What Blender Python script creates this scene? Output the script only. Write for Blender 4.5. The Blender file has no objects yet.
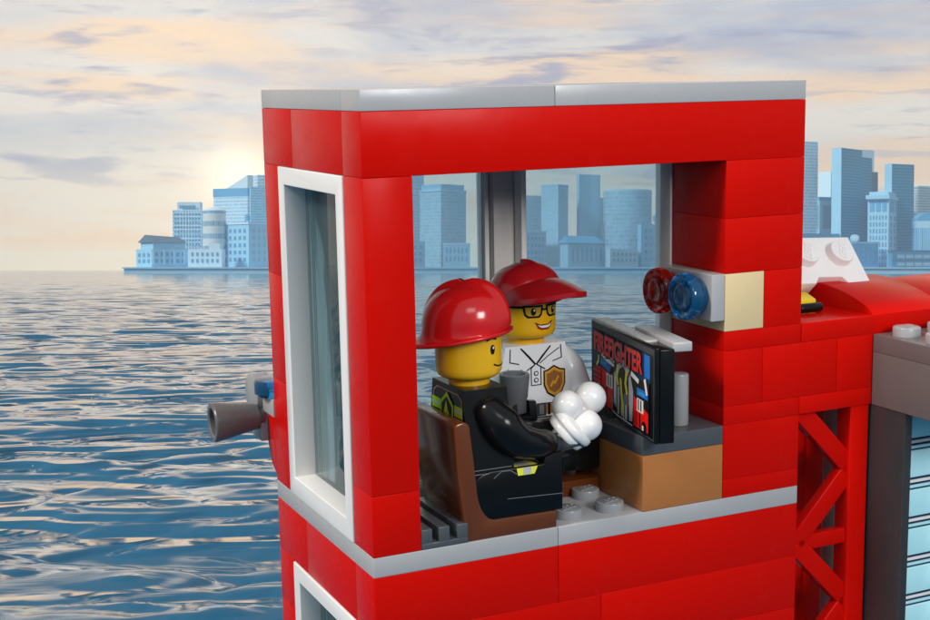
import bpy, bmesh, math, random
import numpy as np
from mathutils import Vector, Matrix
from mathutils.geometry import tessellate_polygon
random.seed(7)
R = math.radians
PI = math.pi
sc = bpy.context.scene
C = sc.collection

# ------------------------------------------------------------------ frames
H_EYE = 24.0                                   # eye height over the sea, 1 unit = one stud
PITCH = math.atan(40.5/1380.0)
Rc = Matrix(((0.9047732, -0.42550594, -0.01816984),
             (-0.08625656, -0.14129884, -0.98620203),
             (0.41706745, 0.89385644, -0.16454608)))
cT = Vector((-8.9264175, -23.44916926, 8.92873616))
ct, st = math.cos(PITCH), math.sin(PITCH)
Mw = Matrix(((1, 0, 0), (0, -st, ct), (0, -ct, -st)))     # columns: right, down, forward of the view
EYE = Vector((0, 0, H_EYE))
T = Matrix.Translation(EYE) @ (Mw @ Rc).to_4x4() @ Matrix.Translation(-cT)   # toy frame -> world
toy_roots = []

# ------------------------------------------------------------------ materials
def new_mat(name):
    m = bpy.data.materials.new(name); m.use_nodes = True
    return m, m.node_tree.nodes, m.node_tree.links, m.node_tree.nodes['Principled BSDF']

def plastic(name, col, rough=0.22, spec=0.5, bump=0.004, coat=0.0, sss=0.0):
    m, N, L, b = new_mat(name)
    b.inputs['Base Color'].default_value = (*col, 1)
    b.inputs['Specular IOR Level'].default_value = spec
    b.inputs['Coat Weight'].default_value = coat
    if sss:
        b.inputs['Subsurface Weight'].default_value = sss
        b.inputs['Subsurface Radius'].default_value = (0.12, 0.06, 0.03)
    tc = N.new('ShaderNodeTexCoord')
    n1 = N.new('ShaderNodeTexNoise'); n1.inputs['Scale'].default_value = 1.7; n1.inputs['Detail'].default_value = 5
    mr = N.new('ShaderNodeMapRange'); mr.inputs['From Min'].default_value = .3; mr.inputs['From Max'].default_value = .7
    mr.inputs['To Min'].default_value = rough*.8; mr.inputs['To Max'].default_value = rough*1.25
    n2 = N.new('ShaderNodeTexNoise'); n2.inputs['Scale'].default_value = 2.2; n2.inputs['Detail'].default_value = 2
    bp = N.new('ShaderNodeBump'); bp.inputs['Strength'].default_value = .6; bp.inputs['Distance'].default_value = bump
    L.new(tc.outputs['Object'], n1.inputs['Vector']); L.new(tc.outputs['Object'], n2.inputs['Vector'])
    L.new(n1.outputs['Fac'], mr.inputs['Value']); L.new(mr.outputs['Result'], b.inputs['Roughness'])
    L.new(n2.outputs['Fac'], bp.inputs['Height']); L.new(bp.outputs['Normal'], b.inputs['Normal'])
    return m

M = {}
M['red'] = plastic('red_plastic', (.60, .0035, .0010), .24, .06)
M['helmet_red'] = plastic('helmet_red_plastic', (.56, .006, .006), .16, .5)
M['cap_red'] = plastic('cap_red_plastic', (.40, .006, .009), .2, .5)
M['white'] = plastic('white_plastic', (.84, .81, .77), .2, .5)
M['foam'] = plastic('foam_white_plastic', (.76, .735, .71), .16, .5, sss=.15)
M['shirt'] = plastic('shirt_white_plastic', (.78, .77, .76), .25, .5)
M['lgrey'] = plastic('light_grey_plastic', (.41, .40, .395), .26, .4)
M['mgrey'] = plastic('grey_plastic', (.30, .30, .30), .26, .4)
M['wgrey'] = plastic('warm_grey_plastic', (.120, .110, .105), .3, .4)
M['dgrey'] = plastic('dark_grey_plastic', (.075, .08, .085), .25, .45)
M['charcoal'] = plastic('charcoal_plastic', (.03, .031, .033), .25, .4)
M['black'] = plastic('black_plastic', (.004, .004, .004), .2, .24)
M['yellow'] = plastic('yellow_plastic', (.82, .43, .006), .2, .5, sss=.05)
M['brown'] = plastic('reddish_brown_plastic', (.125, .030, .006), .16, .5)
M['nougat'] = plastic('orange_brown_plastic', (.43, .155, .04), .25, .4)
M['tan'] = plastic('tan_plastic', (.74, .56, .30), .28, .4)
M['brightyellow'] = plastic('bright_yellow_plastic', (.85, .62, .02), .2, .5)
M['hair'] = plastic('dark_brown_plastic', (.05, .022, .012), .25, .5)
M['post'] = plastic('post_grey_plastic', (.66, .61, .57), .3, .4)

def ink(name, col):
    m, N, L, b = new_mat(name)
    tc = N.new('ShaderNodeTexCoord'); n = N.new('ShaderNodeTexNoise'); n.inputs['Scale'].default_value = 40
    mix = N.new('ShaderNodeMixRGB'); mix.inputs[1].default_value = (*[c*.92 for c in col], 1); mix.inputs[2].default_value = (*col, 1)
    L.new(tc.outputs['Object'], n.inputs['Vector']); L.new(n.outputs['Fac'], mix.inputs[0]); L.new(mix.outputs[0], b.inputs['Base Color'])
    b.inputs['Roughness'].default_value = .35; b.inputs['Specular IOR Level'].default_value = .12
    return m
for k, c in dict(black=(.006, .006, .007), white=(.8, .79, .77), red=(.85, .012, .008), dred=(.38, .006, .006), blue=(.01, .16, .55),
                 dblue=(.008, .045, .11), sky=(.03, .30, .62), grey=(.52, .52, .54), mgrey=(.19, .19, .2), dgrey=(.05, .05, .055), neon=(.45, .72, .01),
                 lemon=(.9, .84, .06), gold=(.62, .30, .03), copper=(.28, .11, .035), belt=(.42, .15, .04), mouth=(.30, .02, .01),
                 lens=(.62, .36, .03), teal=(.05, .35, .33), edge=(.55, .28, .12)).items():
    M['ink_'+k] = ink('print_'+k, c)

def trans_plastic(name, col, rough=.012):
    m, N, L, b = new_mat(name)
    b.inputs['Base Color'].default_value = (*col, 1)
    b.inputs['Transmission Weight'].default_value = .88
    b.inputs['IOR'].default_value = 1.46
    tc = N.new('ShaderNodeTexCoord'); n = N.new('ShaderNodeTexNoise'); n.inputs['Scale'].default_value = 6
    mr = N.new('ShaderNodeMapRange'); mr.inputs['To Min'].default_value = rough*.5; mr.inputs['To Max'].default_value = rough*2
    L.new(tc.outputs['Object'], n.inputs['Vector']); L.new(n.outputs['Fac'], mr.inputs['Value']); L.new(mr.outputs['Result'], b.inputs['Roughness'])
    return m
M['tred'] = trans_plastic('clear_red_plastic', (1.0, .035, .02))
M['tblue'] = trans_plastic('clear_blue_plastic', (.03, .42, 1.0))

def pane_mat(name, tint, veil, veil_col):
    m, N, L, b = new_mat(name)
    out = N['Material Output']; N.remove(b)
    tr = N.new('ShaderNodeBsdfTransparent'); tr.inputs['Color'].default_value = (*tint, 1)
    df = N.new('ShaderNodeBsdfTranslucent'); df.inputs['Color'].default_value = (*veil_col, 1)
    d2 = N.new('ShaderNodeBsdfDiffuse'); d2.inputs['Color'].default_value = (*veil_col, 1)
    ad = N.new('ShaderNodeMixShader'); ad.inputs[0].default_value = .4
    L.new(df.outputs[0], ad.inputs[1]); L.new(d2.outputs[0], ad.inputs[2])
    tc = N.new('ShaderNodeTexCoord'); nz = N.new('ShaderNodeTexNoise'); nz.inputs['Scale'].default_value = .5
    mr = N.new('ShaderNodeMapRange'); mr.inputs['To Min'].default_value = veil*.85; mr.inputs['To Max'].default_value = veil*1.15
    L.new(tc.outputs['Object'], nz.inputs['Vector']); L.new(nz.outputs['Fac'], mr.inputs['Value'])
    mx = N.new('ShaderNodeMixShader'); L.new(mr.outputs['Result'], mx.inputs[0])
    L.new(tr.outputs[0], mx.inputs[1]); L.new(ad.outputs[0], mx.inputs[2])
    gl = N.new('ShaderNodeBsdfGlossy'); gl.inputs['Roughness'].default_value = .03
    fr = N.new('ShaderNodeFresnel'); fr.inputs['IOR'].default_value = 1.45
    m2 = N.new('ShaderNodeMixShader'); L.new(fr.outputs[0], m2.inputs[0]); L.new(mx.outputs[0], m2.inputs[1]); L.new(gl.outputs[0], m2.inputs[2])
    L.new(m2.outputs[0], out.inputs['Surface'])
    return m
M['pane'] = pane_mat('pale_blue_clear_pane', (.80, .93, 1.0), .15, (.80, .96, 1.0))
M['pane_side'] = pane_mat('teal_clear_pane', (.78, .96, .985), .15, (.50, .95, 1.0))

# ------------------------------------------------------------------ mesh helpers
def BM(): return bmesh.new()

def bevel_geom(bm, verts, w, seg=3):
    if w <= 0: return
    es = set()
    for v in verts:
        for e in v.link_edges: es.add(e)
    es = [e for e in es if len(e.link_faces) == 2 and e.calc_face_angle(0) > .5]
    bmesh.ops.bevel(bm, geom=es, offset=w, segments=seg, affect='EDGES', profile=.5)

def box(bm, x0, x1, y0, y1, z0, z1, w=.022, mi=0, mat=None):
    n0 = set(bm.faces)
    r = bmesh.ops.create_cube(bm, size=1)
    for v in r['verts']:
        v.co = Vector((x0+(v.co.x+.5)*(x1-x0), y0+(v.co.y+.5)*(y1-y0), z0+(v.co.z+.5)*(z1-z0)))
    vs = r['verts']
    bevel_geom(bm, vs, w)
    nf = [f for f in bm.faces if f not in n0]
    for f in nf: f.material_index = mi
    if mat is not None:
        vv = {v for f in nf for v in f.verts}
        for v in vv: v.co = mat @ v.co
    return nf

def brick(bm, x0, x1, y0, y1, z0, z1, g=.004):
    return box(bm, x0+g, x1-g, y0+g, y1-g, z0+g*.5, z1-g*.5, .013)

def lathe(bm, prof, org=(0, 0, 0), axis=(0, 0, 1), seg=40, mi=0):
    """prof: list of (r, h); r==0 closes to a point"""
    ax = Vector(axis).normalized()
    q = Vector((0, 0, 1)).rotation_difference(ax).to_matrix()
    org = Vector(org); rings = []
    for r, h in prof:
        if r <= 1e-6: rings.append([bm.verts.new(org + q @ Vector((0, 0, h)))])
        else: rings.append([bm.verts.new(org + q @ Vector((r*math.cos(a*2*PI/seg), r*math.sin(a*2*PI/seg), h))) for a in range(seg)])
    for A, B in zip(rings, rings[1:]):
        for i in range(seg):
            j = (i+1) % seg
            if len(A) == 1 and len(B) == 1: continue
            if len(A) == 1: f = bm.faces.new((A[0], B[j], B[i])) if False else bm.faces.new((A[0], B[i], B[j]))
            elif len(B) == 1: f = bm.faces.new((A[i], A[j], B[0]))
            else: f = bm.faces.new((A[i], A[j], B[j], B[i]))
            f.material_index = mi

def rod(bm, p0, p1, r0, r1=None, seg=32, b=.03, mi=0):
    p0, p1 = Vector(p0), Vector(p1); r1 = r0 if r1 is None else r1
    h = (p1-p0).length
    lathe(bm, [(0, 0), (r0-b, 0), (r0-b*.3, b*.3), (r0, b), (r1, h-b), (r1-b*.3, h-b*.3), (r1-b, h), (0, h)], p0, p1-p0, seg, mi)

def prism(bm, pts, depth0, depth1, fmap, w=.02, mi=0):
    """extrude a 2-D outline; fmap(a, b, d) -> Vector"""
    n0 = set(bm.faces)
    A = [bm.verts.new(fmap(a, b, depth0)) for a, b in pts]
    B = [bm.verts.new(fmap(a, b, depth1)) for a, b in pts]
    n = len(pts)
    bm.faces.new(A); bm.faces.new(B[::-1])
    for i in range(n): bm.faces.new((A[i], B[i], B[(i+1) % n], A[(i+1) % n]))
    nf = [f for f in bm.faces if f not in n0]
    bmesh.ops.recalc_face_normals(bm, faces=nf)
    bevel_geom(bm, A+B, w, 2)
    for f in bm.faces:
        if f not in n0: f.material_index = mi

def tube(bm, pts, rad, seg=20, mi=0, sub=6):
    """smooth capped tube through pts with radii rad (Catmull-Rom)"""
    P = [Vector(p) for p in pts]; Q = [P[0]*2-P[1]] + P + [P[-1]*2-P[-2]]
    rr = [rad[0]] + list(rad) + [rad[-1]]
    path = []
    for i in range(1, len(Q)-2):
        for k in range(sub):
            t = k/sub; a, b_, c, d = Q[i-1], Q[i], Q[i+1], Q[i+2]
            p = .5*((2*b_)+(c-a)*t+(2*a-5*b_+4*c-d)*t*t+(-a+3*b_-3*c+d)*t**3)
            path.append((p, rr[i]*(1-t)+rr[i+1]*t))
    path.append((P[-1], rad[-1]))
    rings = []; up = None
    for i, (p, r) in enumerate(path):
        d = (path[min(i+1, len(path)-1)][0]-path[max(i-1, 0)][0]).normalized()
        if up is None: up = d.orthogonal().normalized()
        up = (up - d*up.dot(d)).normalized(); s = d.cross(up)
        rings.append([bm.verts.new(p + (up*math.cos(a*2*PI/seg)+s*math.sin(a*2*PI/seg))*r) for a in range(seg)])
    d0 = (path[0][0]-path[1][0]).normalized(); d1 = (path[-1][0]-path[-2][0]).normalized()
    for A, B in zip(rings, rings[1:]):
        for i in range(seg): bm.faces.new((A[i], A[(i+1) % seg], B[(i+1) % seg], B[i])).material_index = mi
    def cap(ring, c, d, r, flip):
        prev = ring
        for k in (1, 2, 3):
            a = k*PI/2/4
            cur = [bm.verts.new(c + (v.co-c)*math.cos(a) + d*r*.8*math.sin(a)) for v in ring]
            for i in range(seg):
                j = (i+1) % seg
                bm.faces.new((prev[i], cur[i], cur[j], prev[j]) if flip else (prev[i], prev[j], cur[j], cur[i])).material_index = mi
            prev = cur
        bm.faces.new(prev if not flip else prev[::-1]).material_index = mi
    cap(rings[0], path[0][0], d0, path[0][1], True); cap(rings[-1], path[-1][0], d1, path[-1][1], False)

def ball(bm, c, r, mi=0):
    n0 = set(bm.faces)
    bmesh.ops.create_uvsphere(bm, u_segments=32, v_segments=20, radius=r, matrix=Matrix.Translation(Vector(c)))
    for f in bm.faces:
        if f not in n0: f.material_index = mi

def root_of(o):
    while o.parent: o = o.parent
    return o

def obj(name, bm, mats, parent=None, rel=True, sharp=32, recalc=True):
    """link a bmesh as ONE object; rel: the coordinates are toy coordinates and are moved into the thing's frame"""
    if recalc: bmesh.ops.recalc_face_normals(bm, faces=bm.faces)
    if parent and rel:
        rt = root_of(parent)
        bmesh.ops.transform(bm, matrix=Matrix.Translation(-Vector(rt.location)), verts=bm.verts)
    me = bpy.data.meshes.new(name); bm.to_mesh(me); bm.free()
    for m in (mats if isinstance(mats, (list, tuple)) else [mats]): me.materials.append(m)
    me.polygons.foreach_set('use_smooth', [True]*len(me.polygons))
    me.set_sharp_from_angle(angle=R(sharp))
    o = bpy.data.objects.new(name, me); C.objects.link(o)
    if parent: o.parent = parent
    return o

def tag(o, label, cat, group=None, toy=True):
    o['label'] = label; o['category'] = cat
    if group: o['group'] = group
    if toy: toy_roots.append(o)
    return o

def thing(name, label, cat, loc=(0, 0, 0), rz=0, group=None, toy=True):
    o = bpy.data.objects.new(name, None); C.objects.link(o); o.empty_display_size = .3
    o.location = loc; o.rotation_euler = (0, 0, rz)
    return tag(o, label, cat, group, toy)

def text_tris(body, offset=0.0, shear=0.0, res=3):
    cu = bpy.data.curves.new('lettering', 'FONT'); cu.body = body; cu.offset = offset; cu.shear = shear; cu.resolution_u = res
    o = bpy.data.objects.new('lettering', cu); C.objects.link(o)
    dg = bpy.context.evaluated_depsgraph_get(); dg.update()
    me = o.evaluated_get(dg).to_mesh(); me.calc_loop_triangles()
    V = [(v.co.x, v.co.y) for v in me.vertices]; F = [tuple(t.vertices) for t in me.loop_triangles]
    o.evaluated_get(dg).to_mesh_clear(); C.objects.unlink(o); bpy.data.objects.remove(o); bpy.data.curves.remove(cu)
    xs = [v[0] for v in V]; ys = [v[1] for v in V]
    x0, x1, y0, y1 = min(xs), max(xs), min(ys), max(ys)
    return [((x-x0)/(x1-x0), (y-y0)/(y1-y0)) for x, y in V], F

class Print:
    """flat artwork made of thin coloured layers, wrapped on a surface by fmap(u, v, lift)"""
    def __init__(s, fmap, maxlen=9.0, lift=.004, base=.004):
        s.f = fmap; s.bm = BM(); s.mats = []; s.ml = maxlen; s.k = 0; s.lift = lift; s.base = base
    def mi(s, c):
        m = M['ink_'+c]
        if m not in s.mats: s.mats.append(m)
        return s.mats.index(m)
    def tri(s, a, b, c, mi, h):
        L_ = [(a[0]-b[0])**2+(a[1]-b[1])**2, (b[0]-c[0])**2+(b[1]-c[1])**2, (c[0]-a[0])**2+(c[1]-a[1])**2]
        m = max(L_)
        if m > s.ml**2:
            i = L_.index(m); p = (a, b, c); p0, p1, p2 = p[i], p[(i+1) % 3], p[(i+2) % 3]
            q = ((p0[0]+p1[0])/2, (p0[1]+p1[1])/2)
            s.tri(p0, q, p2, mi, h); s.tri(q, p1, p2, mi, h); return
        f = s.bm.faces.new([s.bm.verts.new(s.f(p[0], p[1], h)) for p in (a, b, c)]); f.material_index = mi
    def poly(s, c, pts, layer=None):
        s.k += 1; h = s.base + s.lift*(s.k if layer is None else layer); mi = s.mi(c)
        for t in tessellate_polygon([[Vector((*p, 0)) for p in pts]]): s.tri(*[pts[i] for i in t], mi, h)
    def rect(s, c, u0, u1, v0, v1): s.poly(c, [(u0, v0), (u1, v0), (u1, v1), (u0, v1)])
    def disc(s, c, u, v, r, rv=None, n=18): s.poly(c, [(u+r*math.cos(i*2*PI/n), v+(rv or r)*math.sin(i*2*PI/n)) for i in range(n)])
    def line(s, c, pts, w):
        s.k += 1; h = s.base + s.lift*s.k; mi = s.mi(c)
        for (a, b) in zip(pts, pts[1:]):
            d = Vector((b[0]-a[0], b[1]-a[1])); l = d.length
            if l < 1e-6: continue
            d /= l; n = Vector((-d.y, d.x))*w/2; e = d*w*.3
            q = [(a[0]-e.x+n.x, a[1]-e.y+n.y), (a[0]-e.x-n.x, a[1]-e.y-n.y), (b[0]+e.x-n.x, b[1]+e.y-n.y), (b[0]+e.x+n.x, b[1]+e.y+n.y)]
            s.tri(q[0], q[1], q[2], mi, h); s.tri(q[0], q[2], q[3], mi, h); h += s.lift*.02
    def text(s, c, body, u0, u1, v0, v1, offset=0.0, shear=0.0):
        s.k += 1; h = s.base + s.lift*s.k; mi = s.mi(c); V, F = text_tris(body, offset, shear)
        for t in F: s.tri(*[(u0+V[i][0]*(u1-u0), v0+V[i][1]*(v1-v0)) for i in t], mi, h)
    def build(s, name, parent): return obj(name, s.bm, s.mats, parent, rel=False, recalc=False)

_logo = text_tris('LEGO', .03, .25, 2)
def stud(bm, x, y, z, mat=None, logo=True, ang=0.0, r=.3, h=.2):
    b2 = BM(); lathe(b2, [(r, -.02), (r, h-.03), (r-.01, h-.01), (r-.03, h), (0, h)], (0, 0, 0), (0, 0, 1), 36)
    if logo:
        V, F = _logo; w, hh = .47, .2; ca, sa = math.cos(ang), math.sin(ang)
        edges = {}
        def P(i, zz):
            a, b = (V[i][0]-.5)*w, (V[i][1]-.5)*hh
            return (a*ca-b*sa, a*sa+b*ca, zz)
        for t in F:
            b2.faces.new([b2.verts.new(P(i, h+.016)) for i in t])
            for i, j in ((t[0], t[1]), (t[1], t[2]), (t[2], t[0])):
                k = (min(i, j), max(i, j)); edges[k] = None if k in edges else (i, j)
        for e in edges.values():
            if e: b2.faces.new([b2.verts.new(P(e[0], h-.005)), b2.verts.new(P(e[1], h-.005)), b2.verts.new(P(e[1], h+.016)), b2.verts.new(P(e[0], h+.016))])
    mt = Matrix.Translation((x, y, z)); mt = mat @ mt if mat else mt
    vm = {}
    for v in b2.verts: vm[v] = bm.verts.new(mt @ v.co)
    for f in b2.faces: bm.faces.new([vm[v] for v in f.verts])
    b2.free()

# ------------------------------------------------------------------ red brick tower
ZB = -14.0
tower = thing('brick_tower', 'red toy brick watch tower with grey roof edge and open front', 'toy building', (0, 0, 0))
bm = BM()
brick(bm, 0, 10, 0, 1, 7.2, 8.4)
brick(bm, 0, 1, 1, 4, 7.2, 8.4); brick(bm, 0, 1, 4, 6, 7.2, 8.4)
brick(bm, 1, 10, 5, 6, 7.2, 8.4); brick(bm, 9.2, 10.2, 1, 5, 7.2, 8.4)
# front left corner column
brick(bm, 0, 1, 0, 1, 1.2, 7.2); brick(bm, 0, 1, 0, 1, 0, 1.2)
# rear left corner
for z0, z1 in ((0, 2.4), (2.4, 4.8), (4.8, 7.2)): brick(bm, 0, 1, 5, 6, z0, z1)
# right column, two by two, with the gap for the tan brick
for x0, x1, y0, y1, z0, z1 in ((8, 10, 0, 2, 6.0, 7.2), (8, 10, 0, 2, 4.84, 6.0), (9, 10, 0, 2, 3.62, 4.84), (8, 10, 0, 2, 3.2, 3.62),
                               (8, 9, 0, 2, 2.0, 3.2), (9, 11, 0, 2, 2.0, 3.2), (8, 10, 0, 2, 1.6, 2.0), (8, 10, 0, 2, .4, 1.6), (8, 10, 0, 2, 0, .4)):
    brick(bm, x0, x1, y0, y1, z0, z1)
# rear right wall, hidden from the front by the column
for k in range(6): brick(bm, 10.3, 11.1, 2.0, 6, k*1.2, (k+1)*1.2)
# lower storey
z = -.4; k = 0
zs = [-.4, -1.6]
brick(bm, 0, 4, 0, 1, -1.6, -.4); brick(bm, 4, 10, 0, 1, -1.6, -.4); brick(bm, 0, 1, 1, 4, -1.6, -.4); brick(bm, 0, 1, 4, 6, -1.6, -.4)
while zs[-1] > ZB:
    z1 = zs[-1]; z0 = max(z1-1.2, ZB); zs.append(z0)
    s = 5 if len(zs) % 2 else 3
    brick(bm, 0, s, 0, 1, z0, z1); brick(bm, s, 10, 0, 1, z0, z1); brick(bm, 0, 1, 5, 6, z0, z1); brick(bm, 1, 10, 5, 6, z0, z1); brick(bm, 9, 10, 1, 5, z0, z1)
    if z1 < -8.6: brick(bm, 0, 1, 1, 5, z0, z1)
wall = obj('wall', bm, M['red'], tower)
# roof
bm = BM()
for a in ((0, 4, 0, 1), (4, 10, 0, 1), (0, 1, 1, 6), (1, 10, 5, 6), (9, 10, 1, 5)): brick(bm, *a, 8.4, 8.8)
obj('roof_edge', bm, M['lgrey'], tower)
bm = BM(); brick(bm, 1, 9.2, 1, 5, 8.3, 8.62)
obj('ceiling', bm, M['mgrey'], tower)
# floor with studs
bm = BM()
brick(bm, 0, 4, 0, 6, -.4, 0); brick(bm, 4, 10, 0, 6, -.4, 0); brick(bm, 10, 11.1, 2, 6, -.4, 0)
floor = obj('floor_plate', bm, M['lgrey'], tower)
for x, y in ((4.5, .5), (5.5, .5), (5.5, 1.5), (4.5, 1.5), (6.5, 3.5), (7.5, 3.5), (2.5, 3.5), (1.5, 4.5), (2.5, 4.5), (3.5, 4.5), (1.5, 2.5), (1.5, 3.5), (8.5, 3.5), (8.5, 4.5), (7.5, 4.5), (6.5, 4.5), (3.5, 2.5)):
    bm = BM(); stud(bm, x, y, 0, ang=.3); obj('stud', bm, M['mgrey'], floor)
bm = BM(); brick(bm, 1, 2, 0, 2, 0, .12)
for x in (1.0, 1.37, 1.76): brick(bm, x, x+.24, 0, 2, .1, .4)
obj('grille_tile', bm, M['dgrey'], tower)

def window(x0, x1, y0, y1, z0, z1, axis, pane_at, t=.38, mat='white', sill=.42, pane='pane'):
    """frame in a wall; axis: direction the opening faces through ('x' or 'y')"""
    bm = BM()
    if axis == 'x':
        pts = [(y0, z0), (y1, z0), (y1, z1), (y0, z1)]; inn = [(y0+t, z0+sill), (y1-t, z0+sill), (y1-t, z1-t), (y0+t, z1-t)]
        f = lambda a, b, d: Vector((d, a, b)); d0, d1 = x0, x1
    else:
        pts = [(x0, z0), (x1, z0), (x1, z1), (x0, z1)]; inn = [(x0+t, z0+sill), (x1-t, z0+sill), (x1-t, z1-t), (x0+t, z1-t)]
        f = lambda a, b, d: Vector((a, d, b)); d0, d1 = y0, y1
    A = [[bm.verts.new(f(*p, d)) for p in q] for d in (d0, d1) for q in (pts, inn)]
    for i in range(4):
        j = (i+1) % 4
        bm.faces.new((A[0][i], A[0][j], A[1][j], A[1][i])); bm.faces.new((A[2][j], A[2][i], A[3][i], A[3][j]))
        bm.faces.new((A[0][j], A[0][i], A[2][i], A[2][j])); bm.faces.new((A[1][i], A[1][j], A[3][j], A[3][i]))
    bmesh.ops.recalc_face_normals(bm, faces=bm.faces)
    bevel_geom(bm, list(bm.verts), .025, 3)
    fr = obj('window_frame', bm, M[mat], tower)
    bm = BM(); a, b, c, d = inn[0][0], inn[1][0], inn[0][1], inn[2][1]
    if axis == 'x': box(bm, pane_at, pane_at+.09, a+.02, b-.02, c, d, .015)
    else: box(bm, a+.02, b-.02, pane_at, pane_at+.09, c, d, .015)
    obj('pane', bm, M[pane], fr)
    return fr
window(-.02, .98, 1.03, 4.97, 0, 7.19, 'x', .45, pane='pane_side')
window(-.02, .98, 1.03, 4.97, -8.8, -1.62, 'x', .45, pane='pane_side')
window(1.02, 5.28, 5.55, 6.0, 0, 7.19, 'y', 5.7, t=.12, sill=.3)
window(5.84, 10.3, 5.0, 6.0, 0, 7.19, 'y', 5.5, t=.14, sill=.3)
bm = BM(); brick(bm, 5.29, 5.83, 5.35, 6, 0, 7.2)
obj('window_post', bm, M['post'], tower)
bm = BM(); brick(bm, 7.96, 8.4, 2.0, 2.42, 0, 7.2); obj('window_post', bm, M['post'], tower)
# tan brick and siren bracket
bm = BM(); brick(bm, 8, 9, 0, 2, 3.62, 4.84); obj('tan_brick', bm, M['tan'], tower)
bm = BM(); brick(bm, 7.67, 8, 0, 1.9, 3.86, 4.84)
brk = obj('siren_bracket', bm, M['lgrey'], tower)
def siren(y, m, label, g):
    t = thing('siren_lamp', label, 'warning lamp', (7.6, y, 4.36), 0, g)
    bm = BM()
    lathe(bm, [(0, -.06), (.38, -.06), (.40, -.03), (.41, .10), (.47, .12), (.49, .14), (.5, .18), (.5, .32), (.48, .36), (.44, .38), (.40, .365), (.33, .31), (.31, .30), (.30, .33), (.27, .36), (.22, .37), (.15, .34), (0, .32)],
          (7.6, y, 4.36), (-1, 0, 0), 48)
    obj('lens', bm, m, t)
    bm = BM(); lathe(bm, [(0, -.02), (.2, -.02), (.21, 0), (.19, .24), (.13, .29), (0, .29)], (7.67, y, 4.36), (-1, 0, 0), 24)
    obj('socket', bm, M['mgrey'] , t)
siren(.5, M['tblue'], 'clear blue round siren lamp on the grey bracket beside the tan brick', 'siren lamps on the bracket')
siren(1.5, M['tred'], 'clear red round siren lamp behind the blue one on the bracket', 'siren lamps on the bracket')

# ------------------------------------------------------------------ rear balcony, nozzle and blue lamp at the left
balc = thing('side_balcony', 'small grey balcony on a red slope at the left rear of tower', 'balcony', (0, 6.5, 0))
bm = BM(); prism(bm, [(6.01, 0), (6.5, .25), (7.0, 1.2), (7.0, 1.45), (6.01, 1.45)], .05, 1.0, lambda a, b, d: Vector((d, a, b)))
obj('support_slope', bm, M['red'], balc)
bm = BM(); brick(bm, -.02, 1, 6.01, 7.25, 1.45, 1.86)
obj('balcony_plate', bm, M['lgrey'], balc)
bm = BM(); rod(bm, (-.15, 7.3, 1.75), (.25, 7.3, 1.75), .5, seg=36)
brick(bm, -.12, .3, 6.7, 7.4, .75, 1.45)
obj('nozzle_holder', bm, M['mgrey'], balc)
noz = thing('water_nozzle', 'grey cone water nozzle sticking out over the sea', 'nozzle', (-.2, 6.8, 1.3))
bm = BM(); lathe(bm, [(0, .02), (.27, .02), (.29, 0), (.46, -.02+1.0), (.46, 1.03), (.44, 1.06), (.34, 1.06), (.31, 1.03), (.27, .5), (0, .45)], (-.16, 6.85, 1.32), (-1, .02, -.02), 40)
obj('cone', bm, M['wgrey'], noz)
bm = BM(); rod(bm, (-.25, 6.85, 1.32), (.0, 6.85, 1.32), .2)
obj('connector', bm, M['wgrey'], noz)
bl = BM(); lathe(bl, [(0, 0), (.42, 0), (.43, .05), (.5, .07), (.5, .33), (.48, .38), (.42, .4), (0, .4)], (.22, 6.5, 1.86), (0, 0, 1), 44)
tag(obj('beacon_lamp', bl, M['tblue']), 'clear blue round beacon lamp on the small grey balcony', 'warning lamp')

# ------------------------------------------------------------------ garage wing at the right
wing = thing('garage_wing', 'red and grey garage wing with curved slope and roller door beside tower', 'toy building', (12, 0, 0))
bm = BM()
brick(bm, 11, 12, 0, 2, 2.0, 3.2); brick(bm, 10, 12, 0, 2, 1.6, 2.0); brick(bm, 12, 18, .02, 2, 1.6, 3.2); brick(bm, 10, 18, 2, 4, 1.6, 3.2)
obj('beam', bm, M['red'], wing)
bm = BM(); brick(bm, 10.01, 12, 0, 2, 3.2, 3.62); obj('roof_tile', bm, M['red'], wing)
for x0 in (12.0, 14.0):
    bm = BM(); pr = [(.0, 3.2), (.0, 3.62)]
    for i in range(1, 11):
        a = i/10; pr.append((a*2.0, 3.66+.46*math.sin(a*PI/2)**.75))
    pr += [(2.3, 4.12), (2.3, 3.2)]
    prism(bm, pr, x0+.006, x0+1.994, lambda a, b, d: Vector((d, a+.02, b-(0 if x0 < 13 else .12))), .02)
    obj('curved_slope', bm, M['red'], wing, sharp=25)
bm = BM(); brick(bm, 12.0, 15, -3, 0, 2.8, 3.2); brick(bm, 12.0, 15, -3, 0, 1.6, 2.8)
ledge = obj('grey_ledge', bm, M['wgrey'], wing)
for x in (12.5, 13.5):
    for y in (-.5, -1.5, -2.5):
        bm = BM(); stud(bm, x, y, 3.2, ang=.4); obj('stud', bm, M['mgrey'], ledge)
bm = BM(); brick(bm, 12.02, 12.25, -1.05, .3, ZB, 1.6); obj('door_post', bm, M['charcoal'], wing)
m, N, L, b = new_mat('aqua_clear_shutter'); M['aqua'] = m
b.inputs['Base Color'].default_value = (.36, .70, .74, 1); b.inputs['Roughness'].default_value = .2
tc = N.new('ShaderNodeTexCoord'); nz = N.new('ShaderNodeTexNoise'); nz.inputs['Scale'].default_value = .8
mx = N.new('ShaderNodeMixRGB'); mx.inputs[1].default_value = (.46, .82, .86, 1); mx.inputs[2].default_value = (.54, .87, .91, 1)
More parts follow.
